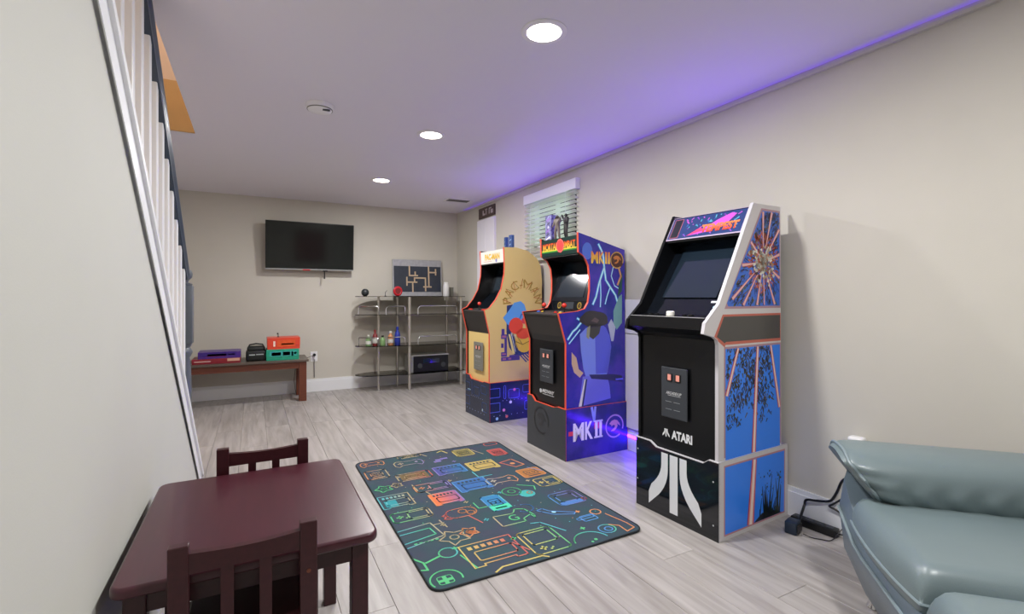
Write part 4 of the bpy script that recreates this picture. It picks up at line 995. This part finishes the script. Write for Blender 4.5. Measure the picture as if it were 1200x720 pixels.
handheld(.97, .735, .15, .12, Yl); pp.rrect(.85, 1.02, .40, .56, .03, w, gr(Bl, Pu, .85, 1.02), 2); pp.rrect(.88, .99, .44, .53, .015, w, gr(Bl, Pu, .85, 1.02), 2); pp.poly(pp.rr(.86, 1.0, .405, .44, .012), '#4a78b8', 1); pp.ring(1.015, .43, .014, w, Rd, 2, n=8)
pp.ring(.665, .475, .045, w, Bl, 2, a0=-2.6, a1=1.6); pp.stroke([(.70, .42), (.74, .425), (.76, .385), (.87, .31), (.855, .295), (.76, .34), (.72, .395)], w, Bl, 2, True); pp.disc(.775, .365, .012, '#9cd0e8', 2, n=8)
pp.stroke([(.605, .31), (.65, .30), (.715, .17)], w, Cy, 2); pp.rrect(.83, .93, .225, .245, .008, w, Bl, 2); pp.rrect(.855, .935, .20, .255, .008, w, Bl, 2); pp.ring(.965, .265, .028, w, O, 2, n=12)
pp.ring(.90, .09, .042, w, gr(Bl, G, .86, .96), 2, n=14); pp.ring(.905, .085, .02, w, Bl, 2, n=8); pp.stroke([(.935, .12), (.97, .085), (.965, .02), (1.02, .035), (1.02, .09), (.995, .22)], w, O, 2)
pp.ring(.77, .03, .085, w, gr(G, Cy, .68, .85), 2, a0=.05, a1=2.9); pp.disc(.79, .035, .009, G, 2, n=8); pp.disc(.765, .025, .007, G, 2, n=8)
for x, y, c in ((.19, 1.22, Tn), (.45, 1.02, Tn), (.42, .69, Tn), (.22, .50, Tn), (.19, .265, G), (.43, .45, Cy), (.46, .22, G), (.64, .72, Cy), (.82, 1.24, Tn), (.62, .84, Bl), (.80, .15, G), (.885, .31, O), (.6, 1.33, Pu), (.87, .8, Tn)): plus(x, y, .014, c)
for a, b_, c in (((.23, 1.06), (.235, .96), Tn), ((.235, .93), (.27, .93), Tn), ((.27, .93), (.29, .86), Tn), ((.22, .555), (.23, .47), Tn), ((.18, .52), (.23, .52), Tn), ((.19, .20), (.215, .075), G), ((.37, .53), (.40, .43), Rd), ((.44, .19), (.475, .10), Rd), ((.8, 1.5), (.84, 1.38), Tn), ((.98, 1.0), (1.03, .9), Bl)): pp.stroke([a, b_], w, c, 2)
for i in range(60): pp.disc(R.uniform(.04, RW-.04), R.uniform(.04, RL-.04), .0035, R.choice([Tn, Cy, G, O]), 2, n=6)
# lay the print over the rug's gentle waves
for k, v in enumerate(pp.v): v.z += .0054+wave(v.x, v.y)
pp.build('neon_print', 'print_matte', rug)

# ------------------------------------------------------------------ children's table and chairs
TX0, TX1, TY0, TY1, TZ = -.268, .288, 1.272, 1.932, .51
tb = thing('kids_table', 'low dark cherry wood table with rounded corners by the stair wall', 'table', (.01, 1.602, 0))
hx, hy = (TX1-TX0)/2, (TY1-TY0)/2
pts = Print((0, 0, 0), (1, 0, 0), (0, 1, 0)).rr(-hx, hx, -hy, hy, .03, 6)
bm = bmesh.new(); vv = [bm.verts.new((x, y, TZ-.026)) for x, y in pts]; f = bm.faces.new(vv); r_ = bmesh.ops.extrude_face_region(bm, geom=[f])
bmesh.ops.translate(bm, verts=[e for e in r_['geom'] if isinstance(e, bmesh.types.BMVert)], vec=(0, 0, .026))
ed = [e for e in bm.edges if abs(e.verts[0].co.z-e.verts[1].co.z) < 1e-6]
bmesh.ops.bevel(bm, geom=ed, offset=.008, segments=3, affect='EDGES', profile=.5)
bmesh.ops.recalc_face_normals(bm, faces=bm.faces[:])
me = bpy.data.meshes.new('tabletop'); bm.to_mesh(me); bm.free(); me.materials.append(MATS['cherry_top']); o = bpy.data.objects.new('tabletop', me); COL.objects.link(o); o.parent = tb
me.polygons.foreach_set('use_smooth', [True]*len(me.polygons)); wn = o.modifiers.new('weighted', 'WEIGHTED_NORMAL'); wn.weight = 100; wn.mode = 'FACE_AREA'
for sx in (-1, 1):
    for sy in (-1, 1):
        x = sx*(hx-.042); y = sy*(hy-.05); MB().box(x-.021, x+.021, y-.021, y+.021, 0, TZ-.026, bev=.003).build('leg', 'cherry', tb)
for s in (-1, 1):
    box('apron', 'cherry', tb, -hx+.063, hx-.063, s*(hy-.045)-.009, s*(hy-.045)+.009, TZ-.078, TZ-.026)
    box('side_apron', 'cherry', tb, s*(hx-.037)-.009, s*(hx-.037)+.009, -hy+.071, hy-.071, TZ-.078, TZ-.026)
def chair(name, label, loc, rz):
    """local +y = the way the sitter faces; origin under the back posts"""
    t = thing(name, label, 'chair', loc, rz, 'small cherry wood chairs at the table')
    hw = .147
    for s in (-1, 1):
        x = s*(hw-.019); p_ = MB().box(x-.019, x+.019, -.0125, .0125, 0, .59, bev=.0025).build('back_post', 'cherry', t)
        if s > 0: MB().lathe([(.005, 0), (.005, .0015), (0, .0015)], (x, -.0138, .475), 10, 'y').build('screw_plug', 'bench_wood', p_)
        MB().box(x-.017, x+.017, .315, .342, 0, .285, bev=.0025).build('leg', 'cherry', t)
        box('side_rail', 'cherry', t, x-.008, x+.008, .0125, .315, .23, .28)
        box('side_stretcher', 'cherry', t, x-.007, x+.007, .0125, .315, .09, .115)
    n = 8; b = MB(); X0 = hw-.038
    top = [(-X0+2*X0*i/n, .571-.006*math.sin(PI*i/n)) for i in range(n+1)]
    b.prism([(x, -.009, z) for x, z in top]+[(X0, -.009, .527), (-X0, -.009, .527)], (0, .018, 0)); b.build('top_rail', 'cherry', t)
    box('lower_rail', 'cherry', t, -X0, X0, -.009, .009, .335, .365)
    for s in (-1, 1): box('back_slat', 'cherry', t, s*.038-.0125, s*.038+.0125, -.006, .006, .365, .527)
    MB().box(-hw+.012, hw-.012, .0128, .352, .285, .303, bev=.004).box(-X0, X0, -.012, .0128, .285, .303).build('seat', 'cherry', t)
    box('front_rail', 'cherry', t, -X0, X0, .32, .336, .235, .284)
chair('kids_chair', 'cherry wood chair nearest the camera, its back against the table edge', (-.013, 1.2445, 0), 0)
chair('kids_chair', 'cherry wood chair on the far side of the table', (.034, 1.966, 0), PI)

# ------------------------------------------------------------------ leather sofa corner seat
sf = thing('leather_sofa', 'grey green leather sofa seat in the corner at the right', 'sofa', (1.829, .844, 0), math.atan2(-.724, .69))
SW = .62
def loft(secs, closed_ends=True):
    n = len(secs[0]); vs = [p for s_ in secs for p in s_]; fs = []
    for i in range(len(secs)-1):
        for j in range(n): fs.append((i*n+j, i*n+(j+1) % n, (i+1)*n+(j+1) % n, (i+1)*n+j))
    fs += [tuple(range(n-1, -1, -1)), tuple(range((len(secs)-1)*n, len(secs)*n))]
    return vs, fs
def spline(P_, per=4):
    """closed Catmull-Rom"""
    out = []; n = len(P_)
    for i in range(n):
        p0, p1, p2, p3 = (Vector(P_[(i+k-1) % n]) for k in range(4))
        for q in range(per):
            t_ = q/per; out.append(.5*((2*p1)+(-p0+p2)*t_+(2*p0-5*p1+4*p2-p3)*t_*t_+(-p0+3*p1-3*p2+p3)*t_**3))
    return out
# back cushion: section in (y,z), lofted along x; the left end flares out towards the top
sec = spline([(.0, .418), (-.035, .47), (-.032, .525), (-.005, .568), (.055, .594), (.15, .598), (.205, .58), (.225, .52), (.21, .44), (.1, .42)], 5)
secs = []
rw = random.Random(11)
for i in range(41):
    q = i/40; x = q*SW
    e = min(1, min(q, 1-q)/.11); k = math.sqrt(max(.0, 1-(1-e)**2))*.26+.74
    row = []
    for (yy, zz) in sec:
        cy_, cz_ = .09, .51
        y2 = cy_+(yy-cy_)*k; z2 = cz_+(zz-cz_)*k
        fl = -.10*min(1, max(0, (z2-.43)/.13))*(1-q)**1.5
        wr = .006*math.sin(q*46+3*math.sin(z2*30)+1.2)*math.exp(-((z2-.475)/.035)**2)*(1 if y2 < .05 else 0)*min(1, 8*(1-q))
        wr += .006*math.sin(z2*150+q*15)*math.exp(-(q/.10)**2)*(1 if y2 < .08 else 0)
        row.append((x+fl, y2-wr, z2))
    secs.append(row)
b = MB(); b.add(*loft(secs)); bc = b.build('back_cushion', 'leather', sf, True, angle=math.radians(70))
pip = [Vector(p)+Vector((-.003, 0, 0)) for p in secs[1]]
MB().tube(pip, .0055, 8, True).build('piping', 'piping', bc, True)
# seat cushion: rounded slab with a crown
def pillow(x0, x1, y0, y1, z0, z1, r, crown, nx=26, ny=22):
    vs = []; fs = []
    hxp, hyp = (x1-x0)/2, (y1-y0)/2; cx_, cy_ = (x0+x1)/2, (y0+y1)/2
    def rowz(u, v):
        # distance to the border in metres, rounded edge of radius r
        du = (1-abs(u))*hxp; dv = (1-abs(v))*hyp
        a = math.sqrt(max(0, 1-(1-min(1, du/r))**2)); c = math.sqrt(max(0, 1-(1-min(1, dv/r))**2))
        return a*c
    us = [math.sin(PI/2*(-1+2*i/nx)) for i in range(nx+1)]; vv_ = [math.sin(PI/2*(-1+2*j/ny)) for j in range(ny+1)]
    for top in (0, 1):
        for v in vv_:
            for u in us:
                h = rowz(u, v); zm = z0+(z1-z0)*.45
                z = zm+(z1-zm)*h+crown*(1-u*u)*(1-v*v) if top else zm-(zm-z0)*h
                kx = 1-.06*(v*v)*abs(u)**6; ky = 1-.06*(u*u)*abs(v)**6
                vs.append((cx_+u*hxp*kx, cy_+v*hyp*ky, z))
    N_ = (nx+1)*(ny+1)
    for j in range(ny):
        for i in range(nx):
            q = j*(nx+1)+i; fs.append((q+N_, q+1+N_, q+nx+2+N_, q+nx+1+N_)); fs.append((q, q+nx+1, q+nx+2, q+1))
    bd_ = [i for i in range(nx)]+[nx+(nx+1)*j for j in range(ny)]+[ny*(nx+1)+i for i in range(nx, 0, -1)]+[(nx+1)*j for j in range(ny, 0, -1)]
    for a, c in zip(bd_, bd_[1:]+bd_[:1]): fs.append((a, c, c+N_, a+N_))
    return vs, fs, [vs[k+N_] for k in bd_]
v_, f_, bd_ = pillow(-.085, SW, -.458, .07, .29, .440, .055, .014)
sc_ = MB().add(v_, f_).build('seat_cushion', 'leather', sf, True, angle=math.radians(80))
MB().tube([(x-.001 if x < .3 else x+.001, y, z-.004) for x, y, z in bd_], .0045, 6, True).build('piping', 'piping', sc_, True)
v_, f_, bd_ = pillow(-.085, SW, -.95, -.452, .27, .428, .06, .01)
MB().add(v_, f_).build('footrest_cushion', 'leather', sf, True, angle=math.radians(80))
# body shell: bulging left side
secs = []
for i in range(15):
    q = i/14; y = .20-q*1.08
    prof_ = [(.0, .065), (-.035, .15), (-.065, .22), (-.08, .29), (-.065, .325), (-.02, .332), (SW-.02, .332), (SW+.0, .28), (SW, .065)]
    e = min(1, min(q, 1-q)/.08); k = .90+.10*math.sqrt(1-(1-e)**2)
    top = .0
    if q < .24: top = .17*(1-(max(0, q-.05)/.19)**.8) if q > .05 else .17
    row = []
    for (x, z) in prof_:
        z2 = z+(top*(1 if z > .3 else .55) if z > .25 else 0)
        row.append((SW/2+(x-SW/2)*k, y, z2))
    secs.append(row)
b = MB(); b.add(*loft(secs)); bod = b.build('body', 'leather_dark', sf, True, angle=math.radians(60))
MB().tube([(s_[3][0]-.002, s_[3][1], s_[3][2]) for s_ in secs[1:-1]], .005, 6).build('piping', 'piping', bod, True)
for x in (.04, SW-.06):
    for y in (.16, -.85): MB().lathe([(.022, 0), (.024, .004), (.018, .02), (.016, .066)], (x, y, 0), 16).build('foot', 'chrome', sf, True)

# ------------------------------------------------------------------ small things by the right wall
t = thing('air_freshener', 'white and pale green plug in on the right wall just above the sofa', 'air freshener', (XR, 1.20, .412))
MB().box(-.05, -.0005, -.035, .035, .0, .05, bev=.012, seg=3).build('base', 'green_plastic', t, True); MB().box(-.055, -.004, -.032, .032, .045, .075, bev=.012, seg=3).build('cap', 'white_plastic', t, True)
t = thing('power_strip', 'black power strip on the floor by the baseboard beside the nearest cabinet', 'power strip', (2.385, 1.375, 0), math.radians(96))
MB().box(-.10, .10, -.026, .026, .0005, .036, bev=.005).build('body', 'black_plastic', t, True)
for k in range(4): box('socket', 'dark_plate', t, -.085+.045*k, -.055+.045*k, -.014, .014, .0355, .038)
MB().tube([(-.10, 0, .018), (-.125, .0, .02), (-.15, .01, .06), (-.155, .0, .10), (-.17, -.01, .12)], .004, 8).build('cord', 'black_plastic', t, True)
t = thing('power_adapter', 'dark blue power adapter block beside the corner of the nearest cabinet', 'power adapter', (2.262, 1.405, 0), math.radians(15))
MB().box(-.035, .035, -.026, .026, .0005, .058, bev=.006).build('body', 'adapter_blue', t, True); box('cap', 'black_plastic', t, -.03, .03, -.032, -.024, .012, .046)
def cable(label, pts, r):
    P_ = [Vector(p) for p in pts]; out = []
    for i in range(len(P_)-1):
        p0, p1, p2, p3 = P_[max(i-1, 0)], P_[i], P_[i+1], P_[min(i+2, len(P_)-1)]
        for q in range(6):
            t_ = q/6; out.append(.5*((2*p1)+(-p0+p2)*t_+(2*p0-5*p1+4*p2-p3)*t_*t_+(-p0+3*p1-3*p2+p3)*t_**3))
    out.append(P_[-1])
    return tag(MB().tube(out, r, 8).build('cable', 'black_plastic', None, True), label, 'cable', 'cables by the right wall')
cable('thick black cable arching from the adapter along the baseboard behind the sofa', [(2.30, 1.40, .03), (2.35, 1.42, .05), (2.40, 1.432, .09), (2.405, 1.425, .118), (2.41, 1.38, .13), (2.415, 1.32, .15), (2.415, 1.29, .20), (2.415, 1.26, .27), (2.415, 1.2, .30)], .006)
cable('black cable bent in a sharp vee against the baseboard', [(2.415, 1.26, .185), (2.412, 1.305, .14), (2.41, 1.32, .125), (2.412, 1.29, .118), (2.415, 1.24, .10)], .0045)
cable('thick black cable leaving the power strip end towards the sofa', [(2.396, 1.215, .008), (2.405, 1.21, .02), (2.41, 1.2, .06), (2.415, 1.19, .10)], .0065)
cable('thin black wire looping on the floor beside the adapter', [(2.27, 1.36, .01), (2.28, 1.33, .004), (2.30, 1.30, .004), (2.33, 1.27, .004), (2.37, 1.265, .02), (2.40, 1.255, .05), (2.41, 1.24, .062)], .002)
# unseen warm lamp added upstairs to light the stairwell
t = thing('added_stair_lamp', 'added round ceiling lamp above the stairs, out of view', 'ceiling light', (-.8, 2.4, 4.7))
MB().lathe([(0, -.001), (.14, -.001), (.14, -.03), (0, -.06)], n=24).build('shade', 'lamp', t, True)
l = bpy.data.lights.new('lamp_light', 'POINT'); l.energy = 45; l.color = (1, .9, .78); l.shadow_soft_size = .1
o = bpy.data.objects.new('lamp_light', l); COL.objects.link(o); o.parent = t; o.location = (0, 0, -.2)
